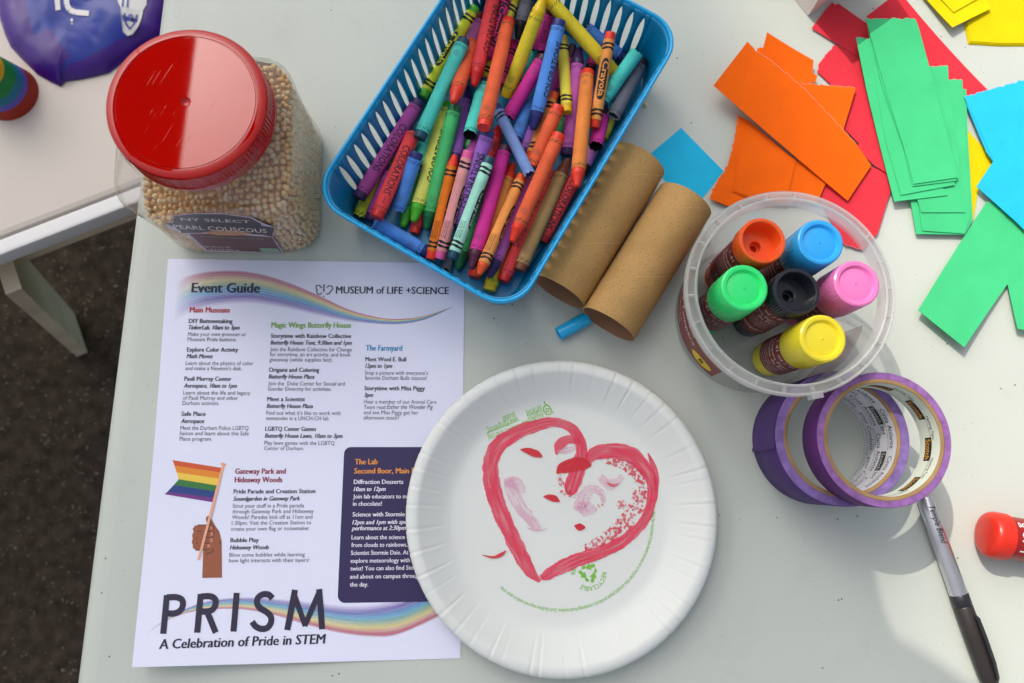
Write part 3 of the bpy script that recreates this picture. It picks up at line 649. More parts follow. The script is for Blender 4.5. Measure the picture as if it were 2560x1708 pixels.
mp_ = t_.nodes.new('ShaderNodeMapping'); mp_.inputs['Rotation'].default_value = (0, 0, R(62)); mp_.inputs['Scale'].default_value = (40, 900, 40); n_ = t_.nodes.new('ShaderNodeTexNoise'); n_.inputs['Scale'].default_value = 1; n_.inputs['Detail'].default_value = 3
r_ = t_.nodes.new('ShaderNodeMapRange'); r_.inputs[1].default_value = .66; r_.inputs[2].default_value = .75; r_.inputs[3].default_value = .025; r_.inputs[4].default_value = .45
m0_ = t_.nodes.new('ShaderNodeMapping'); m0_.inputs['Rotation'].default_value = (0, 0, R(-66)); mp_.inputs['Rotation'].default_value = (0, 0, 0); t_.links.new(tc_.outputs['Object'], m0_.inputs[0]); t_.links.new(m0_.outputs[0], mp_.inputs[0]); t_.links.new(mp_.outputs[0], n_.inputs['Vector']); t_.links.new(n_.outputs['Fac'], r_.inputs[0]); t_.links.new(r_.outputs[0], b_.inputs['Roughness'])
g = G()
LR = 48.5
pr = [(0, 104.6), (1.6, 104.7), (2.7, 105.3), (3.1, 106), (20, 106), (41.2, 106), (41.5, 105.6), (42.0, 105.6), (42.3, 106), (45.5, 105.8), (47.2, 105), (47.9, 103.8), (47.9, 102.8), (47.9, 91), (48.5, 90.4), (48.8, 88), (48.2, 86.6), (46.4, 86.6), (46.4, 92)]
g.lathe(pr, 480, 0, M, rfun=lambda k, a, r: r + (.28 if int(a / (2 * math.pi) * 480) % 4 < 2 else -.1) * (1 if k in (12, 13) else 0))
obj('screw_lid', g, RED, jar, smooth=32)
# the label on the face towards the viewer
LI = {}
def onplane(c, x, y, q, nrm):
    px, py = c(x, y); d = Vector(CR @ np.array([(px - W / 2) / FPX, (H / 2 - py) / FPX, -1.0])); o = Vector((0, 0, CH)); return o + d * ((q - o).dot(nrm) / d.dot(nrm))
fpl = jc - jv * (hd + .15); LM = [mat('label_lavender', S(190, 176, 196, 1.1), .35), mat('label_black', S(40, 36, 46, 1.2), .35), mat('label_maroon', S(84, 38, 40, 1.2), .35), mat('label_cream', S(214, 206, 196, 1.2), .4), mat('label_tan', S(176, 128, 92, 1.2), .4), mat('label_green', S(120, 160, 130, 1.2), .4)]
g = G()
def lp(pts, mi, e): g.add([onplane(dJ, x, y, fpl - jv * e, jv) for x, y in pts], [list(range(len(pts)))], mi)
def lt_(s, x0, y0, x1, y1, cap, mi, e=.25):
    a, b = onplane(dJ, x0, y0, fpl - jv * e, jv), onplane(dJ, x1, y1, fpl - jv * e, jv); d = b - a; w = d.length; d.normalize(); u = d.cross(-jv) * -1; v, f = text_fit(s, w, cap)
    u = Vector((0, 0, 1)) - d * d.z; u.normalize(); g.add([a + d * x + u * y for x, y in v], f, mi)
lp([(455, 1304), (505, 1290), (508, 1250), (640, 1236), (830, 1238), (1010, 1262), (1090, 1300), (1165, 1330), (1155, 1392), (1226, 1498), (720, 1486), (598, 1374), (470, 1335)], 0, .05)
lp([(505, 1296), (510, 1256), (640, 1242), (830, 1244), (1005, 1268), (1080, 1306), (1080, 1330), (505, 1310)], 1, .12)
lp([(455, 1302), (560, 1300), (1080, 1318), (1165, 1332), (1150, 1392), (1085, 1378), (820, 1364), (560, 1366), (548, 1348)], 1, .16)
lp([(605, 1370), (820, 1372), (1150, 1394), (1214, 1494), (726, 1480)], 2, .12)
lp([(690, 1362), (790, 1350), (900, 1352), (1010, 1366), (1010, 1376), (900, 1384), (790, 1380)], 4, .19)
lp([(1066, 1464), (1186, 1468), (1204, 1492), (1082, 1488)], 5, .2)
lt_("PEARL COUSCOUS", 515, 1338, 1118, 1366, 8.6, 3); lt_("NY SELECT", 560, 1284, 1010, 1302, 5.4, 3, .22); lt_("TOASTED ISRAELI STYLE", 676, 1392, 1096, 1408, 2.6, 5, .28); lt_("NET WT 21.1 OZ", 706, 1461, 880, 1464, 3.6, 3); lt_("1 LB 5 OZ (601 g)", 720, 1477, 935, 1482, 3.6, 3)
obj('front_label', g, LM, jar, smooth=0, recalc=False)
bpl = jc + jv * (hd + .2); g = G(); g.add([onplane(dJ, x, y, bpl, jv) for x, y in ((1030, 240), (1166, 262), (1160, 372), (1024, 350))], [(0, 1, 2, 3)])
obj('price_sticker', g, mat('sticker_white', (.8, .8, .82), .4), jar, smooth=0)
# the couscous itself
g = G(); rr = random.Random(5); ib = bmesh.new(); bmesh.ops.create_icosphere(ib, subdivisions=1, radius=1); iv = [v.co.copy() for v in ib.verts]; iff = [[v.index for v in f.verts] for f in ib.faces]; ib.free()
for v in iv: v.normalize()
def pearl(p):
    r = rr.uniform(1.8, 2.4); sq = rr.uniform(.78, 1.0); Q = Matrix.Rotation(rr.uniform(0, 6.3), 3, Vector((rr.uniform(-1, 1), rr.uniform(-1, 1), rr.uniform(-1, 1) + .01)).normalized()) @ Matrix.Diagonal((r, r, r * sq))
    g.add([p + Q @ v for v in iv], iff, rr.choice((0, 0, 1, 1, 2, 3)))
inner = G(); ir = [sect(4.6, 3), sect(4.8, 40), sect(4.6, 84)]
zt = lambda x, y: 76 + 15 * (x / hw) + 5 * (y / hd) + mnoise.noise(Vector((x / 25, y / 25, 0))) * 2
def per(ins, z, step, jit):
    s_ = sect(ins, z); s_.append(s_[0]); acc = 0.
    for i in range(NJ):
        d = (s_[i + 1] - s_[i]); l = d.length; 
        while acc < l: yield s_[i] + d * (acc / l); acc += step
        acc -= l
z = 3.2; k = 0
while z < 93:
    for p in per(3.4 + (rr.random() < .5) * .2, z, 4.25, 0):
        q = p - jc; x, y = q.dot(ju), q.dot(jv)
        if z < zt(x, y): pearl(p + Vector((rr.uniform(-.8, .8), rr.uniform(-.8, .8), rr.uniform(-.7, .7))))
    z += 3.7
x = -hw + 7
while x < hw - 6:
    y = -hd + 7
    while y < hd - 6:
        if math.hypot(max(abs(x) - hw + 20, 0), max(abs(y) - hd + 20, 0)) < 15: pearl(jc + ju * (x + rr.uniform(-1, 1)) + jv * (y + rr.uniform(-1, 1)) + Vector((0, 0, zt(x, y) - 1 + rr.uniform(-.8, .8))))
        y += 4.1
    x += 4.0
core = [[p for p in sect(6, 2)], [Vector((p.x, p.y, zt((p - jc).dot(ju), (p - jc).dot(jv)) - 7)) for p in sect(6, 79)]]
o_ = g.grid(core, 1, True); g.add(core[1], [list(range(NJ))], 1); g.add(core[0], [list(range(NJ))], 1)
CC = [mat('couscous_' + n, S(*c, 1.5), .6, .3, sss=.1) for n, c in (('tan', (212, 182, 130)), ('toast', (194, 156, 104)), ('pale', (226, 208, 170)), ('cream', (218, 194, 148)))]
tag(obj('pearl_couscous', g, CC, smooth=60, loc=jc), 'tan toasted pearl couscous filling the clear jar', 'couscous', None, 'stuff')
g = G(); pp_ = at(dA, 1722, 540, 2); rr2 = rr; g.add([pp_ + v * 2.0 for v in iv], iff, 0)
tag(obj('couscous_pearl', g, CC[2], smooth=60, loc=(pp_.x, pp_.y, 0)), 'single stray couscous pearl on the table right of the blue basket', 'grain')

# ------------------------------------------------------------------ blue basket
RZ = 60.0
bL, bB, bR = at(dA, -9, 998, RZ), at(dA, 1043, 1631, RZ), at(dA, 1931, 151, RZ)
e1 = (bR - bB).normalized(); e2 = Vector((-e1.y, e1.x, 0)); LA = (bR - bB).length; LB = (bL - bB).dot(e2)
bc = bB + e1 * LA / 2 + e2 * LB / 2; bc.z = 0
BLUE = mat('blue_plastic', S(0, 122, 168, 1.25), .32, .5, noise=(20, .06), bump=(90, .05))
bk = thing('crayon_basket', 'blue slotted plastic basket heaped with crayons', 'basket', bc)
def brect(ins, z, rc, n=8):
    o = []; a, b = LA / 2 - ins, LB / 2 - ins
    for sx, sy, a0 in ((1, 1, 0), (-1, 1, 90), (-1, -1, 180), (1, -1, 270)):
        for k in range(n + 1):
            t = R(a0 + 90 * k / n); o.append(bc + e1 * (sx * (a - rc) + rc * math.cos(t)) + e2 * (sy * (b - rc) + rc * math.sin(t)) + Vector((0, 0, z)))
    return o
g = G()
g.grid([brect(.9, RZ - 4.5, 24), brect(.1, RZ - 4, 24), brect(0, RZ - 1.0, 24), brect(.4, RZ - .3, 24), brect(1.1, RZ, 23.5), brect(1.9, RZ - .3, 23), brect(2.4, RZ - 1.2, 22.5), brect(2.6, RZ - 5, 22.5)], 0, True)
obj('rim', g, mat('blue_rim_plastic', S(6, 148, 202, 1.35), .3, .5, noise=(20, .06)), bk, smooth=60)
FL = 3.0; INS = 10.0; n_ = 8
top, bot = brect(2.8, RZ - 2, 22.5), brect(INS, FL + 3, 17)
g = G(); NT = 15
def lerp(a, b, t): return a + (b - a) * t
for q in range(4):
    a0 = q * (n_ + 1)                            # rounded corner
    g.grid([[lerp(bot[a0 + k], top[a0 + k], t / NT) for k in range(n_ + 1)] for t in range(NT + 1)])
    ia, ib_ = a0 + n_, (a0 + n_ + 1) % len(top)
    Ta, Tb, Ba, Bb = top[ia], top[ib_], bot[ia], bot[ib_]
    ln = (Tb - Ta).length; ns = max(3, round(ln / 9.3)); pf = 1 / ns
    def pos(f, t): return lerp(lerp(Ba, Bb, f), lerp(Ta, Tb, f), t)
    def hwid(t):
        u = (t - .5) / .41
        return 0 if abs(u) >= 1 else .26 * (1 - abs(u) ** 2.2) ** .62
    for i in range(ns + 1):                      # the bars between the slots
        lo = 0 if i == 0 else None; hi = 1 if i == ns else None; rows = []
        for k in range(NT + 1):
            t = k / NT; w = hwid(t) * pf * 1.0
            f0 = 0 if i == 0 else (i - .5) * pf + w; f1 = 1 if i == ns else (i + .5) * pf - w
            rows.append([pos(f0, t), pos((f0 + f1) / 2, t), pos(f1, t)])
        g.grid(rows)
cb = bot + []
rows = [bot, brect(INS + 1.5, FL + .9, 16), brect(INS + 4, FL, 15)]; g.grid(rows, 0, True)
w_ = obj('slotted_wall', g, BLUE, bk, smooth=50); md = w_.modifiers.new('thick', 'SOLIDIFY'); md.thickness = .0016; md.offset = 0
g = G(); fl0 = brect(INS + 4, FL, 15); cnt = bc + Vector((0, 0, FL))
g.add(fl0, [list(range(len(fl0)))]); fl1 = brect(INS + 4, FL - 1.8, 15); g.grid([fl0, fl1], 0, True); g.add(fl1, [list(range(len(fl1)))])
for sx in (-1, 1):
    for sy in (-1, 1): g.lathe([(0, .2), (5, .2), (5, FL - 1)], 16, 0, Matrix.Translation(bc + e1 * sx * (LA / 2 - 34) + e2 * sy * (LB / 2 - 34)))
obj('basket_floor', g, BLUE, bk, smooth=40)

# ------------------------------------------------------------------ crayons
WX = {'red': (190, 34, 34), 'fire': (216, 52, 28), 'orange': (232, 84, 30), 'yellow': (234, 196, 16), 'lime': (74, 176, 40), 'grass': (70, 168, 44), 'green': (14, 100, 58), 'teal': (14, 66, 86), 'navy': (32, 44, 108), 'violet': (58, 42, 116), 'purple': (58, 34, 84), 'plum': (72, 26, 52),
      'hot': (240, 96, 166), 'rose': (196, 36, 108), 'maroon': (112, 16, 30), 'brown': (112, 58, 38), 'black': (26, 26, 30)}
WR = {'red': (208, 64, 68), 'tomato': (222, 98, 60), 'orange': (234, 138, 66), 'tangerine': (238, 156, 80), 'deeporange': (228, 122, 34), 'yellow': (234, 214, 58), 'lemon': (228, 216, 80), 'lime': (222, 226, 108), 'olive': (184, 194, 50), 'green': (66, 168, 100), 'teal': (72, 184, 172), 'blue': (76, 130, 206), 'slate': (106, 132, 182),
      'violet': (132, 88, 168), 'purple': (156, 70, 140), 'orchid': (178, 92, 168), 'magenta': (184, 46, 132), 'rose': (206, 50, 122), 'pink': (238, 160, 160), 'mint': (150, 208, 188), 'lilac': (200, 124, 184), 'khaki': (162, 130, 84), 'grey': (96, 98, 108)}
def wax(n): return mat('wax_' + n, S(*WX[n], 1.25), .38, .45, noise=(120, .12))
def wrap(n): return mat('wrapper_' + n, S(*WR[n], 1.42), .75, .2, noise=(70, .22), fibre=(400, .72, tuple(q * .45 for q in S(*WR[n], 1.4))))
# kind, wax, wrapper, upper end (x, y), lower end (x, y), upper end style, lower end style, lettering direction, lettering turn, label.  t tip, f flat, b broken, h hollow
CRAY = [
 ('C', 'yellow', 'yellow', 1000, 1235, 914, 1500, 'f', 'f', 0, 0, 'yellow crayon at the very bottom corner of the basket, flat end out'),
 ('C', 'fire', 'tomato', 905, 1180, 836, 1432, 'f', 'f', 0, 0, 'red-orange crayon end peeking out under the small orange striped crayon'),
 ('C', 'green', 'green', 890, 900, 752, 1392, 'f', 't', 0, 0, 'dark green crayon lying deep beside the mint crayon, tip down'),
 ('Y', 'black', 'grey', 725, 1250, 690, 1392, 'b', 'b', 0, 0, 'broken black crayon stub at the bottom behind the dark green tip'),
 ('Y', 'red', 'red', 590, 1010, 527, 1205, 'f', 'f', 0, 0, 'red crayon end deep between the two green crayon tips'),
 ('C', 'grass', 'green', 545, 900, 467, 1172, 'f', 't', 0, 0, 'bright green crayon tip low beside the blue broken crayon'),
 ('C', 'lime', 'olive', 395, 800, 246, 1118, 'f', 'h', 0, 0, 'empty yellow-green wrapper poking out under the purple crayon at the left corner'),
 ('C', 'purple', 'purple', 420, 860, 300, 1138, 'f', 'f', 0, 0, 'dark purple crayon hidden under the red lettered crayon'),
 ('C', 'navy', 'blue', 325, 1145, 600, 1306, 'b', 'f', 0, 0, 'blue crayon lying along the front wall of the basket'),
 ('C', 'green', 'teal', 665, 560, 540, 850, 'f', 'b', 0, 0, 'dark teal crayon deep behind the short blue crayon'),
 ('C', 'lime', 'lime', 835, 640, 760, 870, 'f', 'f', -1, 0, 'lime crayon deep under the violet crayon, showing two letters'),
 ('Y', 'green', 'green', 850, 650, 805, 800, 'f', 'f', 0, 0, 'small dark green crayon deep below the hollow teal wrapper'),
 ('C', 'navy', 'blue', 1415, 150, 1605, 305, 'b', 'f', 0, 0, 'blue crayon deep behind the long yellow crayon at the right'),
 ('C', 'navy', 'violet', 1262, 50, 1180, 260, 'f', 'f', 0, 0, 'navy-ended crayon deep beside the long yellow diagonal crayon'),
 ('C', 'teal', 'teal', 1152, 225, 1065, 450, 'f', 'f', 0, 0, 'teal crayon deep behind the large yellow crayon'),
 ('C', 'plum', 'purple', 1282, 330, 1232, 490, 'f', 'b', 0, 0, 'dark plum crayon deep between the blue and the thin yellow crayon'),
 ('C', 'green', 'green', 1305, 590, 1232, 760, 'f', 'f', 0, 0, 'green crayon deep below the broken tomato red crayon'),
 ('C', 'violet', 'violet', 1150, 640, 1082, 800, 'f', 'f', 0, 0, 'violet crayon deep under the small slate blue crayon'),
 ('Y', 'yellow', 'lemon', 1570, 545, 1500, 715, 'f', 'f', 0, 0, 'thin yellow crayon deep at the right wall of the basket'),
 ('C', 'plum', 'magenta', 1348, 228, 1285, 500, 't', 'f', 0, 0, 'magenta crayon with dark tip deep beside the purple tip'),
 ('C', 'plum', 'lilac', 1462, 735, 1392, 880, 'f', 'f', 0, 0, 'pale lilac crayon deep beside the right wall under the orange tip'),
 ('C', 'plum', 'purple', 885, 640, 800, 880, 'f', 'f', 0, 0, 'dark plum crayon squeezed left of the violet lettered crayon'),
 ('C', 'red', 'red', 968, 650, 898, 850, 't', 'f', -1, 0, 'rosy red crayon squeezed right of the violet lettered crayon'),
 ('Y', 'rose', 'rose', 1046, 215, 980, 440, 'f', 'f', 0, 0, 'dark rose striped crayon deep left of the large yellow crayon'),
 ('C', 'plum', 'magenta', 1218, 50, 1170, 265, 'f', 'h', 1, -.3, 'broken magenta crayon with open end below the gap at the top'),
 ('C', 'black', 'grey', 1118, -30, 1060, 205, 'f', 't', 0, 0, 'large black crayon pointing down at the top of the heap'),
 ('C', 'purple', 'orchid', 1378, 245, 1315, 802, 't', 'f', 0, 0, 'long orchid purple crayon left of the orange pair, tip up'),
 ('C', 'violet', 'violet', 802, 446, 735, 835, 't', 'f', 0, 0, 'violet crayon with its dark tip up beside the hollow teal wrapper'),
 ('Y', 'yellow', 'lemon', 1052, -15, 884, 436, 'f', 'f', 0, 0, 'thin pale yellow striped crayon running under the red-orange crayon'),
 ('C', 'teal', 'teal', 892, 420, 815, 698, 'f', 'h', 0, 0, 'teal crayon with a hollow torn lower end'),
 ('C', 'yellow', 'yellow', 1213, -12, 1558, 372, 'f', 'f', 0, 0, 'long yellow crayon lying diagonally towards the right wall'),
 ('C', 'red', 'red', 1380, 880, 1185, 1245, 'f', 'f', 1, 0, 'dark red lettered crayon against the right wall of the basket'),
 ('C', 'purple', 'orchid', 1118, 880, 914, 1432, 'f', 't', 0, 0, 'orchid purple crayon pointing down beside the small orange striped crayon'),
 ('C', 'red', 'red', 1242, 888, 984, 1452, 'f', 'f', 1, .5, 'long red lettered crayon ending flat at the bottom corner'),
 ('C', 'brown', 'khaki', 1322, 818, 1070, 1395, 't', 'f', 0, 0, 'brown crayon with its pointed tip up along the right wall'),
 ('C', 'plum', 'magenta', 1512, 540, 1464, 755, 't', 'h', 0, 0, 'magenta crayon with a torn hollow end at the right wall'),
 ('C', 'navy', 'blue', 1118, 528, 1043, 745, 'b', 'f', 0, 0, 'short broken blue crayon in the middle of the heap'),
 ('Y', 'orange', 'tangerine', 1252, 480, 1122, 825, 'f', 'f', 0, 0, 'thin light orange striped crayon under the broken tomato red crayon'),
 ('C', 'fire', 'tangerine', 1037, 842, 868, 1340, 't', 'f', 0, 0, 'light orange crayon with its red-orange tip pointing up'),
 ('C', 'navy', 'violet', 912, 672, 742, 1190, 'f', 'f', -1, 0, 'violet lettered crayon with a navy flat upper end'),
 ('C', 'purple', 'purple', 552, 522, 240, 1022, 'f', 'f', 1, 0, 'purple lettered crayon lying along the left wall'),
 ('C', 'red', 'red', 520, 694, 332, 1124, 'b', 'f', 1, .05, 'red lettered crayon with a torn upper end near the left corner'),
 ('C', 'navy', 'blue', 543, 785, 442, 1086, 'f', 'b', 0, 0, 'short blue crayon with navy end, broken below'),
 ('C', 'lime', 'lime', 698, 532, 523, 1145, 'f', 't', -1, -.65, 'long lime yellow crayon with bright green tip pointing down'),
 ('C', 'green', 'green', 738, 546, 590, 1188, 'f', 't', 0, 0, 'long green crayon with dark green tip pointing down'),
 ('Y', 'fire', 'deeporange', 738, 798, 613, 1338, 't', 'f', 0, 1.0, 'thin deep orange striped crayon left of the pink crayon'),
 ('Y', 'hot', 'pink', 808, 780, 658, 1336, 'f', 'f', 0, 1.0, 'thin pink striped crayon near the front of the basket'),
 ('Y', 'teal', 'mint', 918, 812, 722, 1336, 'f', 'f', 0, 1.0, 'thin mint striped crayon right of the pink crayon'),
 ('C', 'plum', 'magenta', 998, 760, 822, 1388, 'f', 't', 0, 0, 'long magenta crayon with plum tip pointing down, right of the mint one'),
 ('Y', 'orange', 'tangerine', 1085, 905, 860, 1420, 'f', 't', 0, 1.2, 'thin light orange striped crayon reaching the front wall'),
 ('C', 'maroon', 'lilac', 868, 70, 815, 232, 'f', 'b', 0, 0, 'short lilac crayon with maroon broken end at the upper left'),
 ('C', 'fire', 'tomato', 828, 225, 728, 530, 'b', 't', 0, 0, 'short orange crayon with red tip at the upper left'),
 ('Y', 'grass', 'olive', 842, 36, 572, 500, 'f', 'f', 1, .75, 'thin yellow-green striped crayon along the upper left wall'),
 ('C', 'teal', 'teal', 785, 205, 553, 716, 'f', 'f', 0, 0, 'long teal crayon with dark teal flat end at the left'),
 ('Y', 'rose', 'rose', 1012, -40, 905, 300, 'f', 'f', 1, .25, 'thin rose crayon with oval mark behind the red crayon at the top'),
 ('C', 'red', 'red', 950, -70, 834, 446, 'f', 't', -1, -.7, 'red crayon with blunt tip reaching out of the top of the picture'),
 ('C', 'fire', 'tomato', 1014, 106, 884, 660, 'f', 'f', 0, 0, 'long orange crayon with red flat ends left of the yellow crayon'),
 ('C', 'plum', 'magenta', 1198, 290, 1012, 602, 'f', 'h', 0, .8, 'magenta crayon with a hollow open end in the middle'),
 ('C', 'yellow', 'yellow', 1198, -20, 1002, 502, 't', 'f', 0, 0, 'large yellow crayon with flat lower end in the middle of the heap'),
 ('Y', 'yellow', 'lemon', 1290, 190, 1316, 582, 'f', 'f', 0, 0, 'thin lemon yellow crayon right of the large blue crayon'),
 ('C', 'navy', 'blue', 1278, 106, 1138, 672, 'f', 't', -1, -.8, 'long blue crayon with navy tip pointing down'),
 ('Y', 'rose', 'rose', 1446, 306, 1428, 420, 'f', 'f', 0, 0, 'short rose striped crayon above the long orange crayon'),
 ('C', 'fire', 'tomato', 1272, 548, 1140, 855, 'f', 'b', 0, 0, 'short tomato red crayon with a torn broken end'),
 ('Y', 'navy', 'slate', 948, 548, 1124, 902, 'f', 'b', 0, 0, 'thin slate blue crayon lying across towards the lower right'),
 ('C', 'fire', 'tomato', 1275, 694, 1032, 1250, 'f', 't', 0, 0, 'long tomato orange crayon with red tip pointing down, on top of the heap'),
 ('C', 'black', 'grey', 1706, 310, 1556, 600, 'f', 'b', 0, 0, 'broken black crayon against the right wall'),
 ('C', 'teal', 'teal', 1675, 272, 1480, 545, 'h', 'f', 0, 0, 'teal crayon with a torn wrapper at the upper right'),
 ('C', 'fire', 'orange', 1422, 370, 1366, 966, 'f', 't', 0, 0, 'long orange crayon with red-orange tip pointing down at the right'),
 ('Y', 'fire', 'tangerine', 1540, 170, 1456, 660, 'f', 'f', 1, 0, 'thin orange crayon with a black oval name mark at the right'),
]
RC, RY = 5.0, 4.0
TC = cut2d(*text_fit("COLORATIONS", 40, 5.2, .012), .7); TY = cut2d(*text_fit("Crayola", 21, 4.4, .02), .7); TR = cut2d(*text_fit("red", 5, 2.0, 0), .7); TS = [cut2d(*text_fit(q, 13, 1.1, 0), .9) for q in ("yellow orange", "amarillo naranja", "jaune orange")]
def seg_close(a, b, c, d):
    u, v, w = b - a, d - c, a - c; A, B, C, D, E = u @ u, u @ v, v @ v, u @ w, v @ w; den = A * C - B * B
    s = min(1, max(0, (B * E - C * D) / den)) if den > 1e-6 else .5
    t = (B * s + E) / C; t = min(1, max(0, t)); s = min(1, max(0, (B * t - D) / A))
    return s, t, (a + u * s) - (c + v * t)
placed = []
def settle(p1, p2, r):
    """lay a crayon on the basket floor or on the crayons already in"""
    zz = []
    for px in (p1, p2):                            # an end that would poke through a wall leans up against it instead
        z = FL + r + .2
        for _ in range(60):
            q = P(*px, z) - bc; ins = 2.8 + 1.0 + (INS - 2.8) * (1 - z / RZ) + r
            k = max(abs(q.dot(e1)) - LA / 2 + ins, abs(q.dot(e2)) - LB / 2 + ins)
            if k < .3 or z > RZ - 4: break
            z += max(.6, k * .8)
        zz.append(z)
    z1, z2 = zz
    for it in range(240):
        a, b = np.array(P(*p1, z1)), np.array(P(*p2, z2)); worst = 0
        for c, d, rc in placed:
            s, t, w = seg_close(a, b, c, d); dist = np.linalg.norm(w); need = (r + rc) * .9
            if dist < need:
                up_ = math.sqrt(max(0, need ** 2 - w[0] ** 2 - w[1] ** 2)) - w[2]
                if up_ > .05 and up_ > worst: worst, ws = up_, s
        if worst <= .05: break
        k = ws; nrm = (1 - k) ** 2 + k ** 2; z1 += worst * .6 * (1 - k) / nrm; z2 += worst * .6 * k / nrm
    placed.append((a, b, r)); return Vector(a), Vector(b)
def ragged(j, amp): return amp * (mnoise.noise(Vector((j * 1.7, amp * 9, 3.1))) + .6 * mnoise.noise(Vector((j * 5.1, amp * 3, 1))))
def crayon(ci, row):
    kind, wc, pc_, x1, y1, x2, y2, s1, s2, txt, turn, lab = row
    r = RC if kind == 'C' else RY
    a, b = settle(dA(x1, y1), dA(x2, y2), r); Ln = (b - a).length
    M = frame(a, b); t = thing('crayon', lab, 'crayon', a, 'crayons heaped in the blue basket', M)
    ov = 5.0 if kind == 'C' else 5.5                # bare wax beyond the wrapper
    ends = []
    for st in (s1, s2): ends.append({'t': 13.5 if kind == 'C' else 9, 'f': ov, 'b': -.5, 'h': -.5}[st])
    w0, w1 = max(0, ends[0]), Ln - max(0, ends[1])
    if w1 - w0 < 12: w0, w1 = min(w0, 3), max(w1, Ln - 3)
    def endprof(st, ln, rr_):                      # from the wrapper outwards: (radius, distance)
        if st == 't': return [(rr_, 0), (rr_ * 1.0, ln * .28), (rr_ * .97, ln * .30), (rr_ * .90, ln * .33), (rr_ * .56, ln * .86), (rr_ * .46, ln * .95), (rr_ * .28, ln), (0, ln)]
        if st == 'f': return [(rr_, 0), (rr_, ln * .8), (rr_ * .93, ln), (rr_ * .5, ln * 1.0), (rr_ * .45, ln * .97), (0, ln * .97)]
        return [(rr_, 0), (rr_, -1.2), (rr_ * .85, -1.9), (rr_ * .3, -1.0), (0, -1.4)] if st == 'b' else [(rr_, 0), (rr_, -9), (0, -9.5)]
    e1_ = endprof(s1, w0, r * .96); e2_ = endprof(s2, Ln - w1, r * .96)
    g = G(); prof_ = [(q, w0 - d) for q, d in reversed(e1_)] + [(q, w1 + d) for q, d in e2_]
    g.lathe([(q, max(-.2, z)) for q, z in prof_], 20, 0)
    obj('wax_stick', g, wax(wc), t, smooth=38, local=True)
    g = G(); NA = 28; rows = []
    for fz in (0, .04, .5, .96, 1):
        z = w0 + (w1 - w0) * fz; k = (1.6 if s1 in 'bh' else .12) if fz == 0 else ((1.6 if s2 in 'bh' else .12) if fz == 1 else 0)
        rows.append([((r + .12) * math.cos(2 * math.pi * j / NA), (r + .12) * math.sin(2 * math.pi * j / NA), z + ragged(j + ci * 31, k)) for j in range(NA)])
    g.grid(rows, 0, True)
    for row_, s_ in ((rows[0], s1), (rows[-1], s2)):           # the torn paper edge has an inside, black in hollow ends for their shade
        if s_ in 'bh':
            q = [(x * .93, y * .93, z) for x, y, z in row_]; q2 = [(x, y, z + (9 if row_ is rows[0] else -9)) for x, y, z in q]; g.grid([row_, q, q2], 2 if s_ == 'b' else 1, True)
    rp = r + .2
    def band(z, wdt, wav, a0=0, a1=2 * math.pi, ph=0):
        n = 30; g.grid([[(rp * math.cos(a0 + (a1 - a0) * k / n), rp * math.sin(a0 + (a1 - a0) * k / n), z + e * (wdt / 2) * (1 - .45 * math.sin(2 * (a0 + (a1 - a0) * k / n) + ph) ** 2) + wav * math.sin(2 * (a0 + (a1 - a0) * k / n) + ph)) for k in range(n + 1)] for e in (-1, 1)], 1)
    ln = w1 - w0
    if kind == 'C' and ln > 14:
        for z in (w0 + 2.4, w1 - 2.4):
            if (z < w0 + 3 and s1 in 'h') or (z > w1 - 3 and s2 in 'h' and False): continue
            for k in range(17):                                   # a ring of hand-drawn hatching
                a0 = 2 * math.pi * (k + random.uniform(-.2, .2)) / 17; da = .36; zz_ = z + random.uniform(-.5, .5) - .9
                g.add([(rp * math.cos(a0), rp * math.sin(a0), zz_), (rp * math.cos(a0 + .05), rp * math.sin(a0 + .05), zz_ - .25), (rp * math.cos(a0 + da * .5 + .04), rp * math.sin(a0 + da * .5 + .04), zz_ + 1.0), (rp * math.cos(a0 + da), rp * math.sin(a0 + da), zz_ + 2.2), (rp * math.cos(a0 + da - .03), rp * math.sin(a0 + da - .03), zz_ + 2.4), (rp * math.cos(a0 + da * .45), rp * math.sin(a0 + da * .45), zz_ + 1.4)], [(0, 1, 2, 5), (5, 2, 3, 4)], 1)
        if txt:
            v, f = TC; k = min(1, (ln - 9) / 40); v = v.copy(); v[:, 0] *= k; v[:, 1] -= 2.6
            u0 = (w0 + w1) / 2 - txt * 20 * k; g.add([tuple(q) for q in bend(v, u0, turn, rp, txt < 0)], f, 1)
            if 'red lettered' in lab:
                v, f = TR; v = v.copy(); v[:, 1] -= 1; g.add([tuple(q) for q in bend(v, w1 - 10.5, turn - .1, rp)], f, 1)
        elif ln > 30:                                             # the round seal
            zc_ = w0 + 9 if ci % 2 else w1 - 9; n = 22; rad = 2.2
            for ra, rb in ((2.1, 2.3), (1.4, 1.55)): g.grid([[tuple(bend(np.array([[q * math.cos(2 * math.pi * k / n), q * math.sin(2 * math.pi * k / n)]]), zc_, .25, rp)[0]) for k in range(n + 1)] for q in (ra, rb)], 3)
            v, f = cut2d(*text_fit("AP", 1.9, 1.2, 0), .6); v = v - np.array([.95, .6]); g.add([tuple(q) for q in bend(v, zc_, .25, rp, ci % 2)], f, 3)
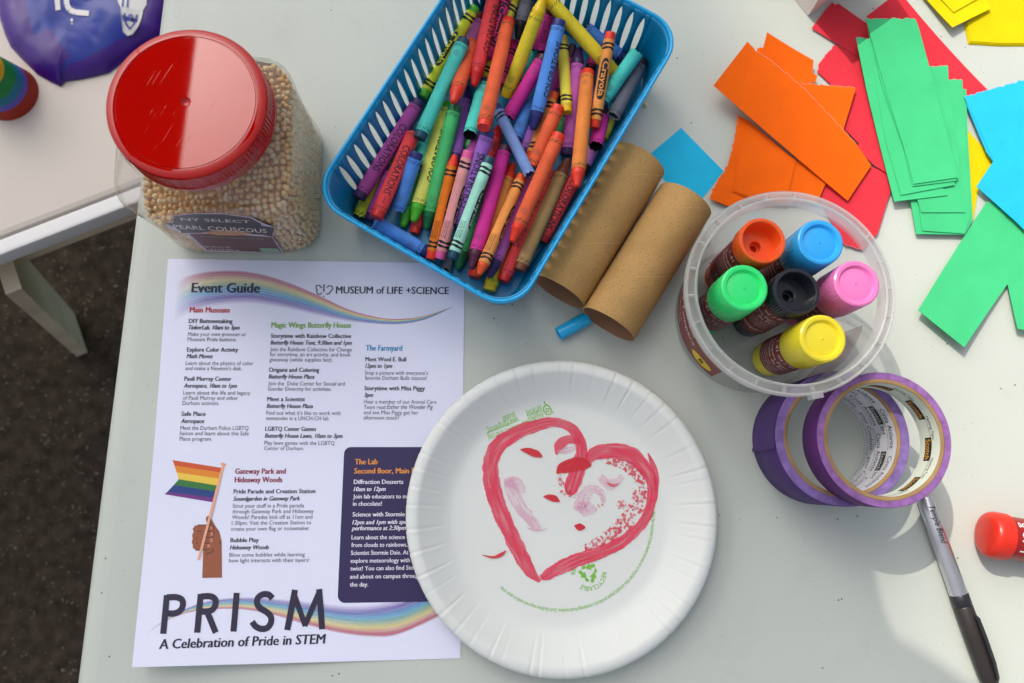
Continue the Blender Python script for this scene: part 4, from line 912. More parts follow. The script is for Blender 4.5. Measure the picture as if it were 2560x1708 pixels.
    if kind == 'Y' and ln > 10:
        for z, s_ in ((w0 + 3.6, s1), (w0 + 6.6, s1), (w1 - 3.6, s2), (w1 - 6.6, s2)):
            if s_ != 'b' and (ln > 22 or z < w0 + 8): band(z, 2.1, .35, 0, 2 * math.pi, ci)
        if txt or turn >= .9:
            tn = turn if txt else -1.25; zc_ = (w0 + w1) / 2; hl = min(15, ln * .36); n = 12
            loop = []
            for k in range(48):
                an = 2 * math.pi * k / 48; c_, s_ = math.cos(an), math.sin(an); loop.append((math.copysign(abs(c_) ** .55, c_) * hl, math.copysign(abs(s_) ** .7, s_) * 3.1))
            rows = [[tuple(bend(np.array([[x * 1.0, y * e]]), zc_, tn, rp)[0]) for x, y in loop[:25]] for e in [1 - 2 * q / n for q in range(n + 1)]]; g.grid(rows, 1)
            v, f = TY; v = v.copy(); k = hl * 1.7 / 21; v[:, 0] = (v[:, 0] - 10.5) * k; v[:, 1] -= 1.6; g.add([tuple(q) for q in bend(v, zc_, tn, rp + .1, txt < 0)], f, 0)
            if turn >= .9:
                for q, (v, f) in enumerate(TS):
                    v = v - np.array([0, 0]); g.add([tuple(p_) for p_ in bend(v + np.array([0, q * 1.5 - 2.2]), w1 - 22, .35, rp)], f, 1)
    obj('paper_wrapper', g, [wrap(pc_), INK, mat('torn_paper', (.72, .70, .68), .8), mat('faint_ink', (.12, .09, .1), .7)], t, smooth=40, local=True, recalc=False)
for ci, row in enumerate(CRAY): crayon(ci, row)

# ------------------------------------------------------------------ cardboard tubes and a blue marker cap
KRAFT = mat('kraft_card', S(176, 140, 88, 1.12), .8, .2, noise=(26, .2), bump=(300, .2), fibre=(900, .62, tuple(q * .6 for q in S(174, 134, 84, 1.12))))
KIN = mat('kraft_inside', S(158, 120, 92, 1.1), .85, .15, noise=(30, .12))
KPALE = mat('kraft_seam', S(186, 148, 102, 1.15), .8, .2)
def roll(label, c0, c1, r):
    a, b = P(*dU(*c0), r), P(*dU(*c1), r); M = frame(a, b); Ln = (b - a).length
    t = thing('cardboard_tube', label, 'tube', a, 'empty cardboard tubes', M); n = 72
    ov = lambda k, an, q: q * (1 + .012 * math.cos(2 * an + .6))
    g = G(); g.lathe([(r - .7, 0), (r, 0), (r, Ln * .33), (r + .1, Ln * .66), (r, Ln), (r - .7, Ln)], n, 0, rfun=ov)
    for k in range(2):                              # spiral seam
        st = []; 
        for q in range(60):
            an = R(-80) + q / 59 * R(160); z = Ln * (.12 + .0) + (an + R(80)) * 15 + k * 58
            if z < Ln - 2: st.append([((r + .22) * math.cos(an) * 1.0, (r + .22) * math.sin(an), z + e) for e in (-.35, .35)])
        g.grid(st, 1)
    obj('outer_wall', g, [KRAFT, KPALE], t, smooth=50, local=True)
    g = G(); g.lathe([(r - .7, 0), (r - .75, Ln * .5), (r - .7, Ln)], n, 0, rfun=ov); obj('inner_wall', g, KIN, t, smooth=50, local=True, recalc=False)
roll('brown cardboard tube half tucked under the basket rim', (282, 1132), (862, 182), 21)
roll('brown cardboard tube between the other tube and the paint stick tub', (642, 1368), (1197, 472), 21.2)
a, b = at(dU, 278, 1440, 5.2), at(dU, 494, 1320, 5.2); M = frame(a, b)
g = G(); ln = (b - a).length
g.lathe([(3.6, 9), (3.7, .2), (4.6, 0), (5.0, .4), (5.1, ln * .9), (4.6, ln), (0, ln)], 32)
CB = mat('blue_cap_plastic', S(14, 150, 200, 1.5), .22, .6)
o = obj('marker_cap', g, CB, smooth=35, local=True); k = M.copy(); k.translation = (M.translation + Vector((0, 0, TZ))) / 1000; o.matrix_world = k
tag(o, 'glossy blue marker cap poking out from under the cardboard tube', 'cap')

# ------------------------------------------------------------------ coloured paper strips
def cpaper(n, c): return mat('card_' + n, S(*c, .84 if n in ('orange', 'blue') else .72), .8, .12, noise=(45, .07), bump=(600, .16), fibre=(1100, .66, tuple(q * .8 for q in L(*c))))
CP = {'red': cpaper('red', (252, 64, 80)), 'orange': cpaper('orange', (255, 108, 14)), 'green': cpaper('green', (82, 226, 150)), 'yellow': cpaper('yellow', (255, 232, 14)), 'blue': cpaper('blue', (46, 204, 252))}
FR = {k: mat('torn_' + k, tuple(min(.9, q * .75 + .2) for q in v.node_tree.nodes['Principled BSDF'].inputs['Base Color'].default_value[:3]), .9, .1) for k, v in CP.items()}
zsh = [.35]
def sheet(col, label, pts, torn=(), z=None, curl=None, c=dC, step=.42):
    """one piece of card; torn: indexes of the ragged edges; curl: (direction a->b in pixels, lift at a, lift at b)"""
    if z is None: z = zsh[0]; zsh[0] += step
    w = [P(*c(x, y), z) for x, y in pts]; out = []; rj = random.Random(len(label) * 7 + int(pts[0][0])); fr = []
    for i, p in enumerate(w):
        q = w[(i + 1) % len(w)]; d = q - p; l = d.length; u = Vector((-d.y, d.x, 0)).normalized(); n = max(2, int(l / (1.1 if i in torn else 4)))
        ph = rj.uniform(0, 99)
        for k in range(n):
            o = 0
            if i in torn: o = (mnoise.noise(Vector((k * .33 + ph, 0, 0))) * 1.3 + mnoise.noise(Vector((k * 1.3 + ph, 5, 0))) * .5) * min(1, k / 2, (n - k) / 2)
            out.append(p + d * (k / n) + u * o)
            if i in torn: fr.append((len(out) - 1, u))
    if curl:
        a, b = P(*c(*curl[0]), z), P(*c(*curl[1]), z); ax = (b - a); L_ = ax.length; ax.normalize()
    def dz(p):
        if not curl: return 0
        t = max(0, min(1, (p - a).dot(ax) / L_)); return curl[2] * (1 - t) ** 2 + curl[3] * t ** 2
    b_ = bmesh.new(); vs = [b_.verts.new((p.x, p.y, 0)) for p in out]; f_ = b_.faces.new(vs); bmesh.ops.triangulate(b_, faces=[f_])
    if curl:
        for k in range(1, 26):
            bmesh.ops.bisect_plane(b_, geom=b_.verts[:] + b_.edges[:] + b_.faces[:], plane_co=tuple(a.xy) + (0,) if False else (a.x + ax.x * L_ * k / 26, a.y + ax.y * L_ * k / 26, 0), plane_no=(ax.x, ax.y, 0))
    b_.verts.index_update(); n = len(b_.verts)
    tv = [Vector((v.co.x, v.co.y, z + dz(v.co))) for v in b_.verts]; fs = [[v.index for v in f.verts] for f in b_.faces]
    bd = [[v.index for v in e.verts] for e in b_.edges if len(e.link_faces) == 1]; b_.free()
    g = G(); g.add(tv + [p - Vector((0, 0, .28)) for p in tv], fs + [[i + n for i in reversed(f)] for f in fs] + [[e[0], e[1], e[1] + n, e[0] + n] for e in bd])
    for k in range(len(fr) - 1):                    # pale torn fringe
        (i, u), (j, u2) = fr[k], fr[k + 1]
        if j == i + 1:
            p, q = out[i], out[j]; w1, w2 = .35 + .3 * mnoise.noise(Vector((i * .9, 1, 2))), .35 + .3 * mnoise.noise(Vector((j * .9, 1, 2)))
            g.add([Vector((p.x, p.y, z + dz(p) + .05)), Vector((q.x, q.y, z + dz(q) + .05)), Vector((q.x + u2.x * w2, q.y + u2.y * w2, z + dz(q) + .05)), Vector((p.x + u.x * w1, p.y + u.y * w1, z + dz(p) + .05))], [(0, 1, 2, 3)], 1)
    ctr = sum(w, Vector()) / len(w)
    return tag(obj('paper_strip', g, [CP[col], FR[col]], smooth=30, loc=(ctr.x, ctr.y, 0)), label, 'paper', 'coloured paper strips on the table')
sheet('blue', 'bright blue paper square behind the cardboard tubes', [(20, 978), (252, 783), (512, 1048), (385, 1212), (300, 1245)])
sheet('yellow', 'yellow paper piece mostly hidden between the green and blue strips', [(1980, 770), (2140, 945), (2200, 1000), (2070, 1160), (2040, 1350), (1960, 1300)])
sheet('red', 'long red strip running behind the green strips', [(1365, 128), (1560, -22), (2126, 548), (1925, 700)], (), None, ((1560, -20), (2000, 600), 7, 0))
sheet('red', 'red piece with a torn left edge right of the orange strips', [(1195, 272), (1340, 345), (1440, 560), (1350, 640), (1165, 515), (1085, 440), (1100, 385)], (5, 6))
sheet('red', 'short red strip below the small white box, half shadowed', [(1050, 172), (1175, 13), (1195, 30), (1215, 22), (1395, 150), (1430, 250), (1330, 345)])
sheet('red', 'lowest red piece reaching behind the clear tub', [(1110, 1080), (1300, 980), (1525, 1060), (1536, 1165), (1455, 1430), (1362, 1530), (1240, 1490), (1085, 1195)], (5,))
sheet('red', 'thin red strip edge beside the orange triangle', [(1330, 522), (1392, 556), (1275, 815), (1242, 788)])
sheet('red', 'red strip between the orange triangle and the green strips', [(1385, 566), (1520, 640), (1350, 890), (1265, 802)])
sheet('red', 'red strip end with a square corner under the long orange strip', [(1325, 905), (1430, 716), (1540, 850), (1535, 1075), (1430, 1010)])
sheet('orange', 'lowest orange piece with a long torn left edge', [(600, 705), (660, 740), (655, 1215), (545, 1265), (425, 1215), (470, 1120), (540, 1010), (580, 850)], (4, 5, 6, 7))
sheet('orange', 'orange piece just above the clear tub, torn at its left', [(930, 960), (1020, 1020), (1140, 1115), (1085, 1240), (895, 1230)], (4,))
sheet('orange', 'orange strip sloping down to the left under the long orange strip', [(650, 728), (950, 980), (905, 1165), (895, 1240), (680, 1218), (562, 1172)])
sheet('orange', 'upper sheet of the orange strip sloping down to the left', [(660, 735), (955, 985), (912, 1160), (905, 1235), (690, 1212), (572, 1165)])
sheet('orange', 'small orange scrap behind the upright orange strip', [(716, 298), (742, 290), (1085, 462), (1075, 508), (720, 352)])
sheet('orange', 'orange strip standing upright at the top of the orange pile', [(768, 215), (1062, 370), (1052, 510), (960, 590), (728, 400)], (), None, ((768, 215), (850, 480), 4, 0))
sheet('orange', 'orange triangle shaped piece touching the red strips', [(985, 512), (1322, 537), (1243, 797), (1100, 720)], (0,))
sheet('orange', 'long orange strip lying on top of the orange pile', [(640, 288), (435, 552), (1285, 1218), (1430, 1000), (1330, 868), (1180, 720), (1000, 548), (860, 445), (760, 372), (700, 345)], (4, 5, 6, 7, 8, 9), 9.0, ((500, 420), (1360, 1110), 8, -4))
zsh[0] = 4.2
GS = .8
sheet('green', 'tall green strip at the bottom of the green pile', [(1800, 540), (1997, 545), (2003, 760), (2037, 1345), (1988, 1437), (1690, 1432), (1655, 1225)], (0,), None, None, dC, GS)
sheet('green', 'second green strip from the bottom with a stepped end', [(1780, 495), (1973, 488), (1985, 700), (2020, 1340), (1985, 1430), (1728, 1412), (1700, 1220)], (0,), None, None, dC, GS)
sheet('green', 'green strip with a torn top right of the long green strips', [(1750, 415), (1885, 402), (1890, 520), (1990, 1300), (1722, 1300), (1690, 1200)], (0,), None, None, dC, GS)
sheet('green', 'green strip at the left of the green pile, torn top', [(1305, 252), (1400, 265), (1660, 900), (1885, 1195), (1556, 1234), (1378, 560)], (0,), None, ((1350, 250), (1700, 1210), 5, 0), dC, GS)
sheet('green', 'green strip third from the top of the long green stack', [(1375, 170), (1655, 200), (1928, 1132), (1598, 1194), (1500, 860), (1430, 480)], (), None, ((1500, 140), (1780, 1110), 5, 0), dC, GS)
sheet('green', 'green strip second from the top of the long green stack', [(1372, 155), (1660, 180), (1938, 1106), (1668, 1140), (1610, 900), (1470, 520)], (), None, ((1500, 140), (1780, 1110), 5, 0), dC, GS)
sheet('green', 'long green strip on top of the green stack with torn end', [(1364, 140), (1668, 138), (1690, 190), (1800, 540), (1950, 1086), (1674, 1126), (1640, 985), (1500, 560)], (0,), None, ((1500, 140), (1780, 1110), 5, 0), dC, GS)
zsh[0] = 2.2
def dS(x, y): return dD(x, y)
sheet('green', 'green strip at the right border of the picture', [(2296, 480), (2420, 520), (2420, 775), (2326, 757), (2309, 655)], (4,), None, ((2350, 480), (2370, 770), 0, 5), dS)
sheet('green', 'green strip pointing down left towards the paint stick tub', [(2265, 462), (2306, 470), (2310, 652), (2201, 801), (2098, 716)], (), None, ((2306, 470), (2160, 790), 0, 7), dS)
zsh[0] = 5.0
sheet('blue', 'lowest of the stacked blue strips at the right', [(1998, 640), (2300, 560), (2330, 900), (2190, 1030), (2120, 930)], (), None, None)
sheet('blue', 'blue strip with torn top lying over the red strip', [(1985, 594), (2350, 492), (2480, 600), (2480, 800), (2162, 992), (2136, 920)], (0,), None, None)
sheet('blue', 'large blue strip with pointed left corner at the right border', [(2060, 1142), (2350, 708), (2560, 480), (2560, 1560), (2350, 1406), (2285, 1342)], (), None, None)
zsh[0] = .4
for k, (dx, dy) in enumerate(((0, 10), (3, 4), (8, -2), (16, -10))):
    sheet('yellow', ('lowest', 'second from the bottom', 'third from the bottom', 'topmost')[k] + ' of the stacked yellow sheets in the top right corner', [(1985 + dx, 145 + dy), (2008 + dx, 262 + dy), (2200, 274 + dy), (2600, 272 + dy), (2600, -120), (2120, -120), (2120, 62)], (), None, None, dC, .5)
zsh[0] = 3.2
sheet('yellow', 'yellow sheet with its corner pointing down left of the yellow stack', [(1640, -140), (1895, 185), (2140, 60), (2060, -140)], (), None, ((1860, -140), (1900, 190), 0, 4))
sheet('yellow', 'smaller yellow sheet lying on the pointed yellow sheet', [(1740, -120), (1912, 84), (2090, -20), (2040, -140)], (), 4.2, ((1860, -140), (1900, 190), 0, 4))
# small white box at the top border
q0 = P(*dC(1025, 100), 0); qa = P(*dC(940, -5), 0); qb = P(*dC(1200, -6), 0); da_ = (qa - q0).normalized(); db_ = Vector((da_.y, -da_.x, 0))
if db_.dot(qb - q0) < 0: db_ = -db_
bx = thing('small_box', 'small white cardboard box with a pinkish side at the top border', 'box', q0)
def slabq(o, u, v, h, t, inward):
    g = G(); p = [o, o + u, o + u + Vector((0, 0, h)), o + Vector((0, 0, h))]; q = [r_ + inward * t for r_ in p]; g.add(p + q, [(0, 1, 2, 3), (7, 6, 5, 4), (0, 4, 5, 1), (1, 5, 6, 2), (2, 6, 7, 3), (3, 7, 4, 0)]); return g
u_, v_, hb = da_ * 90, db_ * 58, 62
BXM = mat('white_card', S(226, 214, 206, 1.2), .65, .25, noise=(180, .06), bump=(260, .2)); BXP = mat('pink_card', S(232, 196, 186, 1.15), .65, .25)
z1_ = Vector((0, 0, .3))
obj('side_panel', slabq(q0 + z1_, u_, None, hb, 1, db_), BXM, bx, smooth=0); obj('front_panel', slabq(q0 + z1_ + db_ * 1.02, v_ - db_ * 2.04, None, hb, 1, da_), BXP, bx, smooth=0)
obj('side_panel', slabq(q0 + z1_ + v_, u_, None, hb, 1, -db_), BXM, bx, smooth=0); obj('back_panel', slabq(q0 + z1_ + u_ + db_ * 1.02, v_ - db_ * 2.04, None, hb, 1, -da_), BXP, bx, smooth=0)
g = G(); p = [q0 - da_ * .4 - db_ * .4, q0 + u_ + da_ * .4 - db_ * .4, q0 + u_ + v_ + da_ * .4 + db_ * .4, q0 + v_ - da_ * .4 + db_ * .4]; g.prism([(r_.x, r_.y) for r_ in p], hb + .32, hb + 1.3); obj('lid_panel', g, BXM, bx, smooth=0)

# ------------------------------------------------------------------ tub of paint sticks
rcx = at(dK, 888, 772, 85); bcx = at(dK, 602, 905, 0); ax_ = Vector(((rcx.x * .62 + bcx.x * .38), (rcx.y * .62 + bcx.y * .38), 0))
tub = thing('clear_tub', 'clear plastic tub with a wide ribbed rim and dark red label', 'tub', ax_)
MT = Matrix.Translation(ax_)
TUBM = clear('tub_plastic', (.985, .985, .985), .05, 1.5, .08, (.84, .86, .85)); RIMM = clear('tub_rim_plastic', (.97, .97, .97), .45, 1.5, .12, (.95, .96, .95))
g = G(); g.lathe([(0, 1.2), (47, .9), (51.5, .4), (54, 1.2), (55.2, 4), (57.6, 72), (58, 76)], 96, 0, MT); obj('tub_wall', g, TUBM, tub, smooth=50, recalc=False)
g = G(); g.lathe([(58, 75.5), (58.3, 82), (58.8, 86.5), (59.7, 87.2), (60.4, 86.5), (60.2, 84)], 96, 0, MT)
g.lathe([(64.2, 74), (65.2, 75), (65.8, 78), (66, 83), (65.2, 84.4), (64, 84), (63.8, 78), (64.2, 74)], 96, 0, MT); g.lathe([(58.2, 78), (64, 78.4)], 96, 0, MT)
for k in range(22):
    if k in (3, 4): continue
    g.box((62, 0, 81), (4.2, .9, 5), 0, MT @ Matrix.Rotation(2 * math.pi * (k + .3) / 22, 4, 'Z'))
g.box((66.4, 0, 80), (4, 7, 8), 0, MT @ Matrix.Rotation(R(-76), 4, 'Z'))
obj('ribbed_rim', g, RIMM, tub, smooth=45)
MAR = mat('label_dark_red', S(112, 40, 36, 1.25), .4, .35, noise=(40, .06)); LWH = mat('label_white', (.72, .7, .68), .5)
def wrapcyl(g, a0, a1, z0, z1, ra, rb, mi, n=40, low=None):
    rows = []
    for k in range(n + 1):
        a = a0 + (a1 - a0) * k / n; rows.append([ax_ + Vector(((ra + (rb - ra) * t) * math.cos(a), (ra + (rb - ra) * t) * math.sin(a), z0 + (z1 - z0) * t)) for t in (0, .25, .5, .75, 1)])
    g.grid(rows, mi)
tr_ = lambda z: 55.2 + (z - 4) * 2.4 / 68 + .25
def wtext(g, s, a0, z, width, cap, mi, r_=.3, flip=False):
    v, f = cut2d(*(lambda q: (q[0][:, ::-1], q[1]))(text_fit(s, width, cap)), 1.0); v = v[:, ::-1]
    g.add([ax_ + Vector(((tr_(z + y) + r_) * math.cos(a0 + (-1 if flip else 1) * x / tr_(z)), (tr_(z + y) + r_) * math.sin(a0 + (-1 if flip else 1) * x / tr_(z)), z + y)) for x, y in v], f, mi)
g = G(); wrapcyl(g, R(138), R(236), 14, 60, tr_(14), tr_(60), 0)
wtext(g, "Tempera Paint Sticks", R(142), 46, 64, 6, 1); wtext(g, "Peinture Tempera", R(150), 35, 60, 6, 1); wtext(g, "Temperafarbe", R(150), 26, 40, 3.4, 1); wtext(g, "washable / lavable", R(150), 20, 40, 2.6, 1)
n = 30; ov_ = [(math.cos(2 * math.pi * k / n) * 9.5, math.sin(2 * math.pi * k / n) * 7.5) for k in range(n)]
def onw(x, y, a0, z, e): return ax_ + Vector(((tr_(z + y) + e) * math.cos(a0 + x / tr_(z)), (tr_(z + y) + e) * math.sin(a0 + x / tr_(z)), z + y))
rows = [[onw(x * q, y * q, R(222), 27, .25) for x, y in ov_] for q in (.02, .35, .7, 1)]; g.grid(rows, 2, True)
v, f = text_fit("8", 4.2, 6, .02); g.add([onw(x - 2.1, y - 2, R(222), 27, .4) for x, y in v], f, 3); v, f = text_fit("pcs", 4.2, 2, 0); g.add([onw(x - 2.1, y - 5.4, R(222), 27, .4) for x, y in v], f, 3)
obj('front_label', g, [MAR, LWH, mat('badge_yellow', S(240, 200, 30, 1.2), .5), INK], tub, smooth=50, recalc=False)
g = G(); wrapcyl(g, R(-58), R(-14), 12, 60, tr_(12), tr_(60), 0)
for k in range(9): wtext(g, ("conforms to safety standards", "keep this label for reference", "non toxic washable tempera", "store in a cool dry place")[k % 4], R(-55), 54 - k * 4.5, 36, 2.0, 1, -.45)
obj('back_label', g, [clear('label_pale_pink', (.95, .9, .88), .32, 1.1, .4, (.72, .64, .6)), mat('label_small_print', S(150, 120, 118, 1.1), .6)], tub, smooth=50, recalc=False)
STK = [('orange', (240, 92, 26), (690, 395), (400, 660), 'o', 'orange paint stick with a hollow end showing in the tub'), ('blue', (48, 164, 232), (1098, 405), (745, 668), 'd', 'blue capped paint stick in the tub'),
       ('green', (48, 214, 116), (565, 725), (296, 936), 'd', 'green capped paint stick at the left of the tub'), ('black', (30, 34, 44), (930, 750), (590, 952), 'o', 'black paint stick with a hollow end in the middle of the tub'),
       ('pink', (244, 132, 196), (1352, 695), (955, 908), 'd', 'pink capped paint stick at the right of the tub'), ('yellow', (240, 222, 50), (1115, 1080), (735, 1225), 'd', 'yellow capped paint stick nearest to the tape rolls')]
def rib(k0, k1, amp, n): return lambda k, a, r: r + (amp if int(a / (2 * math.pi) * n + .5) % 4 < 2 else 0) * (1 if k0 <= k <= k1 else 0)
def stick_cap(g, kind, L_, r, mi):
    if kind == 'd': pr = [(0, L_ - .9), (.5, L_ - .9), (.9, L_ - 1.5), (5, L_ - 1.6), (8.5, L_ - 1.9), (10.4, L_ - 2.4), (11.2, L_ - .8), (11.6, L_ - .15), (r - 1.2, L_), (r - .2, L_ - .6), (r, L_ - 1.6), (r, L_ - 30), (r - .4, L_ - 31), (r - 2, L_ - 31)]
    else: pr = [(0, L_ - 22), (2.4, L_ - 22), (2.5, L_ - 17), (3.4, L_ - 16.9), (3.6, L_ - 12.6), (4.4, L_ - 12), (9, L_ - 12), (10.8, L_ - 12), (11, L_ - 11), (12, L_ - 7.9), (12.3, L_ - .6), (12.8, L_), (r - .3, L_ - .1), (r, L_ - .6), (r, L_ - 14), (r - .4, L_ - 15), (r - 2, L_ - 15)]
    g.lathe(pr, 200, mi, rfun=rib(len(pr) - 4, len(pr) - 3, .22, 200))
RS = 14.7
def stick_label(g, r, z0, z1, words, turn):
    g.lathe([(r, z0), (r, z1)], 40, 0)
    for s, cap, zb, w_t in words:                  # lettering runs round the barrel, tops towards the cap
        if zb < z0 + 1 or zb + cap > z1: continue
        v, f = text_fit(s, w_t, cap); v, f = cut2d(v[:, ::-1], f, 1.2); v = v[:, ::-1]
        g.add([((r + .12) * math.cos(turn + (x - w_t / 2) / r), (r + .12) * math.sin(turn + (x - w_t / 2) / r), zb + y) for x, y in v], f, 1)
for n_, c_, tp, bp_, kd, lab in STK:
    tz_ = 90 if kd == 'd' else 89
    a, b = at(dK, *bp_, 8.5), at(dK, *tp, tz_); M = frame(a, b); Ln = (b - a).length
    t = thing('paint_stick', lab, 'paint stick', a, 'paint sticks in the clear tub', M)
    pm_ = mat('stick_' + n_, S(*c_, 1.25), .22, .55, sss=.05) if n_ != 'black' else mat('stick_black', (.016, .018, .026), .2, .5)
    g = G(); stick_cap(g, kd, Ln, RS, 0); obj('cap' if kd == 'd' else 'twist_base', g, pm_, t, smooth=35, local=True)
    g = G(); zl = Ln - (30 if kd == 'd' else 15); g.lathe([(0, 0.4), (12, .4), (12.6, 1), (12.6, 12), (13.4, 12.2), (13.4, zl)], 40, 0); obj('barrel', g, pm_, t, smooth=40, local=True)
    g = G(); stick_label(g, 13.55, 16, zl - .5, [("1.41 oz / 40 g", 3.6, zl - 8, 28), ("Tempera Paint Stick", 3.2, zl - 15, 36), ("Batons de Peinture", 3.2, zl - 20, 36), ("washable, non toxic tempera", 1.5, zl - 24, 32), ("peinture lavable et non toxique", 1.5, zl - 27, 32), ("conforms to safety standards", 1.4, zl - 30, 32), ("keep away from fabric and carpets", 1.4, zl - 33, 32), ("Tempera", 4, zl - 42, 20)], R(18)); obj('wrap_label', g, [MAR, LWH], t, smooth=40, local=True, recalc=False)

# loose red paint stick at the right border
a, b = P(2585 + 220, 1392, 15), P(2459, 1334, 15); M = frame(a, b); Ln = (b - a).length
t = thing('paint_stick', 'red paint stick lying on the table at the right border', 'paint stick', a, None, M)
g = G(); pr = [(0, Ln), (9.5, Ln - .3), (12.6, Ln - 1.0), (14.2, Ln - 2.0), (15.1, Ln - 3.4), (15.4, Ln - 4.6), (15.5, Ln - 5.4), (15.5, Ln - 13.6), (14.2, Ln - 14)]
g.lathe(pr, 200, 0, rfun=rib(6, 7, .2, 200)); obj('cap', g, mat('stick_red', L(244, 52, 30), .3, .5), t, smooth=35, local=True)
g = G(); g.lathe([(0, 0), (13, 0), (14.4, 1), (14.4, Ln - 13.8)], 64, 0)
for s, w_t, cap, z, off in (("I 40 g", 21, 4.6, Ln - 17.5, -8.5), ("Made for classrooms", 21, 1.5, Ln - 24.5, -6), ("conforms to CE 36", 20, 1.5, Ln - 27.5, -6)):
    v, f = text_fit(s, w_t, cap, .008)
    # lettering runs round the barrel, tops towards the label's far end
    g.add([(14.55 * math.cos((x + off) / 14.4 * 1.0), 14.55 * math.sin((x + off) / 14.4), z - y) for x, y in v], f, 1)
obj('barrel', g, [mat('stick_label_red', L(170, 30, 30), .3, .5), LWH], t, smooth=50, local=True, recalc=False)

# ------------------------------------------------------------------ masking tape
def purple_tape(name, side, label, c, R_, ri, z0, z1, liner, words):
    t = thing('tape_roll', label, 'tape', (c.x, c.y, z0), 'purple masking tape rolls'); M = Matrix.Translation((c.x, c.y, 0))
    TP = mat('tape_side_' + name, side, .6, .25, noise=(60, .06), bump=(220, .25)); TF = mat('tape_face_' + name, tuple(min(.8, q * 1.9 + .085) for q in side), .8, .2, noise=(200, .30), bump=(420, .6))
    g = G(); g.lathe([(ri, z0), (R_ - .3, z0), (R_, z0 + .3), (R_, z1 - .3), (R_ - .2, z1), ], 120, 0, M); g.lathe([(R_ - .2, z1)] + [(R_ - .2 - (R_ - .2 - ri) * k / 14, z1 + (.12 if k % 2 else 0) * (k not in (0, 14))) for k in range(1, 15)], 120, 1, M)
    if name == 'low':
        rows = []
        for k in range(30):
            a = R(128 + k * 2.2); rr_ = R_ + .25 + (1.2 if k > 27 else 0) * (k - 27) / 2; rows.append([(c.x + rr_ * math.cos(a), c.y + rr_ * math.sin(a), z) for z in (z0 + .5, z1 - .4)])
        g.grid(rows, 0)
    obj('tape_ring', g, [TP, TF], t, smooth=50)
    g = G(); rc_ = ri - 2.5; g.lathe([(ri - .03, z0), (ri - .03, z1 - .1), (ri - .3, z1 + .15), (rc_ + .3, z1 + .15), (rc_, z1 - .1), (rc_, z0)], 120, 0, M); obj('cardboard_core', g, mat('core_card', S(160, 130, 92, .9), .85, .15, noise=(60, .2), bump=(300, .2)), t, smooth=40)
    g = G(); rl = rc_ - .1; g.lathe([(rl, z0 + .3), (rl, z1 - .3)], 120, 0, M)
    for s, a0, w_t, zb, cap, mi, box in words:
        v, f = text_fit(s, w_t, cap, .012 if mi == 2 else 0); a0 = R(a0)
        e = .12
        if box is not None:
            n = 12; g.grid([[(c.x + (rl - .08) * math.cos(a0 - x / rl), c.y + (rl - .08) * math.sin(a0 - x / rl), z) for z in (zb - cap * .32, zb + cap * 1.32)] for x in [-1 + (w_t + 2) * k / n for k in range(n + 1)]], box); e = .2
        g.add([(c.x + (rl - e) * math.cos(a0 - x / rl), c.y + (rl - e) * math.sin(a0 - x / rl), zb + y) for x, y in v], f, mi)
    obj('printed_liner', g, [liner, INK, mat('liner_yellow', L(250, 176, 20), .6), mat('liner_white', (.7, .7, .7), .6)], t, smooth=50, recalc=False)
lowc = at(dT, 1040, 765, 48); hic = at(dT, 1450, 777, 73)
PS = S(70, 44, 104, 1.15)
wl = []
for k in range(4):
    q = 88 - k * 52
    wl += [("Cinta Aislante", q, 27, 38.5, 5.6, 1, None), ("Scotch", q + 4, 12, 28.5, 4.6, 3, 1), ("3M", q - 18, 6, 28.5, 4.8, 1, None), ("Cinta Aislante", q - 26, 27, 20, 5.6, 1, None), ("pour Conduits", q, 27, 9, 5.6, 1, None), ("for general use, not for electrical wiring", q, 28, 35.6, 1.4, 1, None), ("Ruban isolant pour conduits de chauffage", q - 20, 30, 17, 1.5, 1, None), ("Ruban isolant pour conduits", q - 8, 26, 5, 1.6, 1, None)]
purple_tape('low', PS, 'purple masking tape roll lying flat beneath the other roll', lowc, 43.9, 38.2, .1, 48, mat('liner_paper', (.74, .75, .82), .6), wl)
wh = []
for k in range(7):
    q = 92 - k * 44
    wh += [("Scotch", q, 13, 56.4, 4.8, 2, 1), ("Masking Tape", q - 20, 15, 64, 2.6, 1, None), ("Not recommended for painting purposes.", q - 20, 19, 61.4, 1.25, 1, None)]
purple_tape('high', S(80, 36, 96, 1.2), 'purple masking tape roll resting on top of the other roll', hic, 41.8, 37.6, 48.4, 73, mat('liner_grey_green', S(196, 204, 188, 1.25), .55), wh)

# ------------------------------------------------------------------ felt pen
a, b = P(2310, 1242, 6.2), P(2487, 1740, 6.2); M = frame(a, b); Ln = (b - a).length
t = thing('felt_pen', 'silver and black felt pen pointing to the lower right corner', 'pen', a, None, M)
zc = (at(dV, 1545, 990, 6) - a).length
g = G(); g.lathe([(0, 0), (4.4, 0), (5.3, 1.4), (5.7, zc * .5), (5.9, zc)], 40, 0)
v, f = cut2d(*text_fit("Temple Blend", 26, 4.2, 0, ), .8); v[:, 0] += v[:, 1] * .3
g.add([tuple(q) for q in bend(v - np.array([0, 2]), zc - 62, -.45, 6.0)], f, 1)
obj('barrel', g, [mat('silver_barrel', (.58, .58, .60), .28, .5, metal=.85), INK], t, smooth=40, local=True)
g = G(); g.lathe([(5.9, zc + .02), (6.2, zc + .4), (6.2, zc + 7.6), (5.9, zc + 8)], 40, 0); obj('grip_ring', g, mat('pen_black', (.02, .02, .024), .35, .45), t, smooth=40, local=True)
g = G(); g.lathe([(5.9, zc + 8.1), (6.25, zc + 8.8), (6.3, zc + 30), (5.9, zc + 52), (5.6, zc + 57), (5.2, zc + 58), (5.3, zc + 60), (4.9, zc + 61), (5.0, zc + 63), (4.2, zc + 68), (0, zc + 69)], 40, 0)
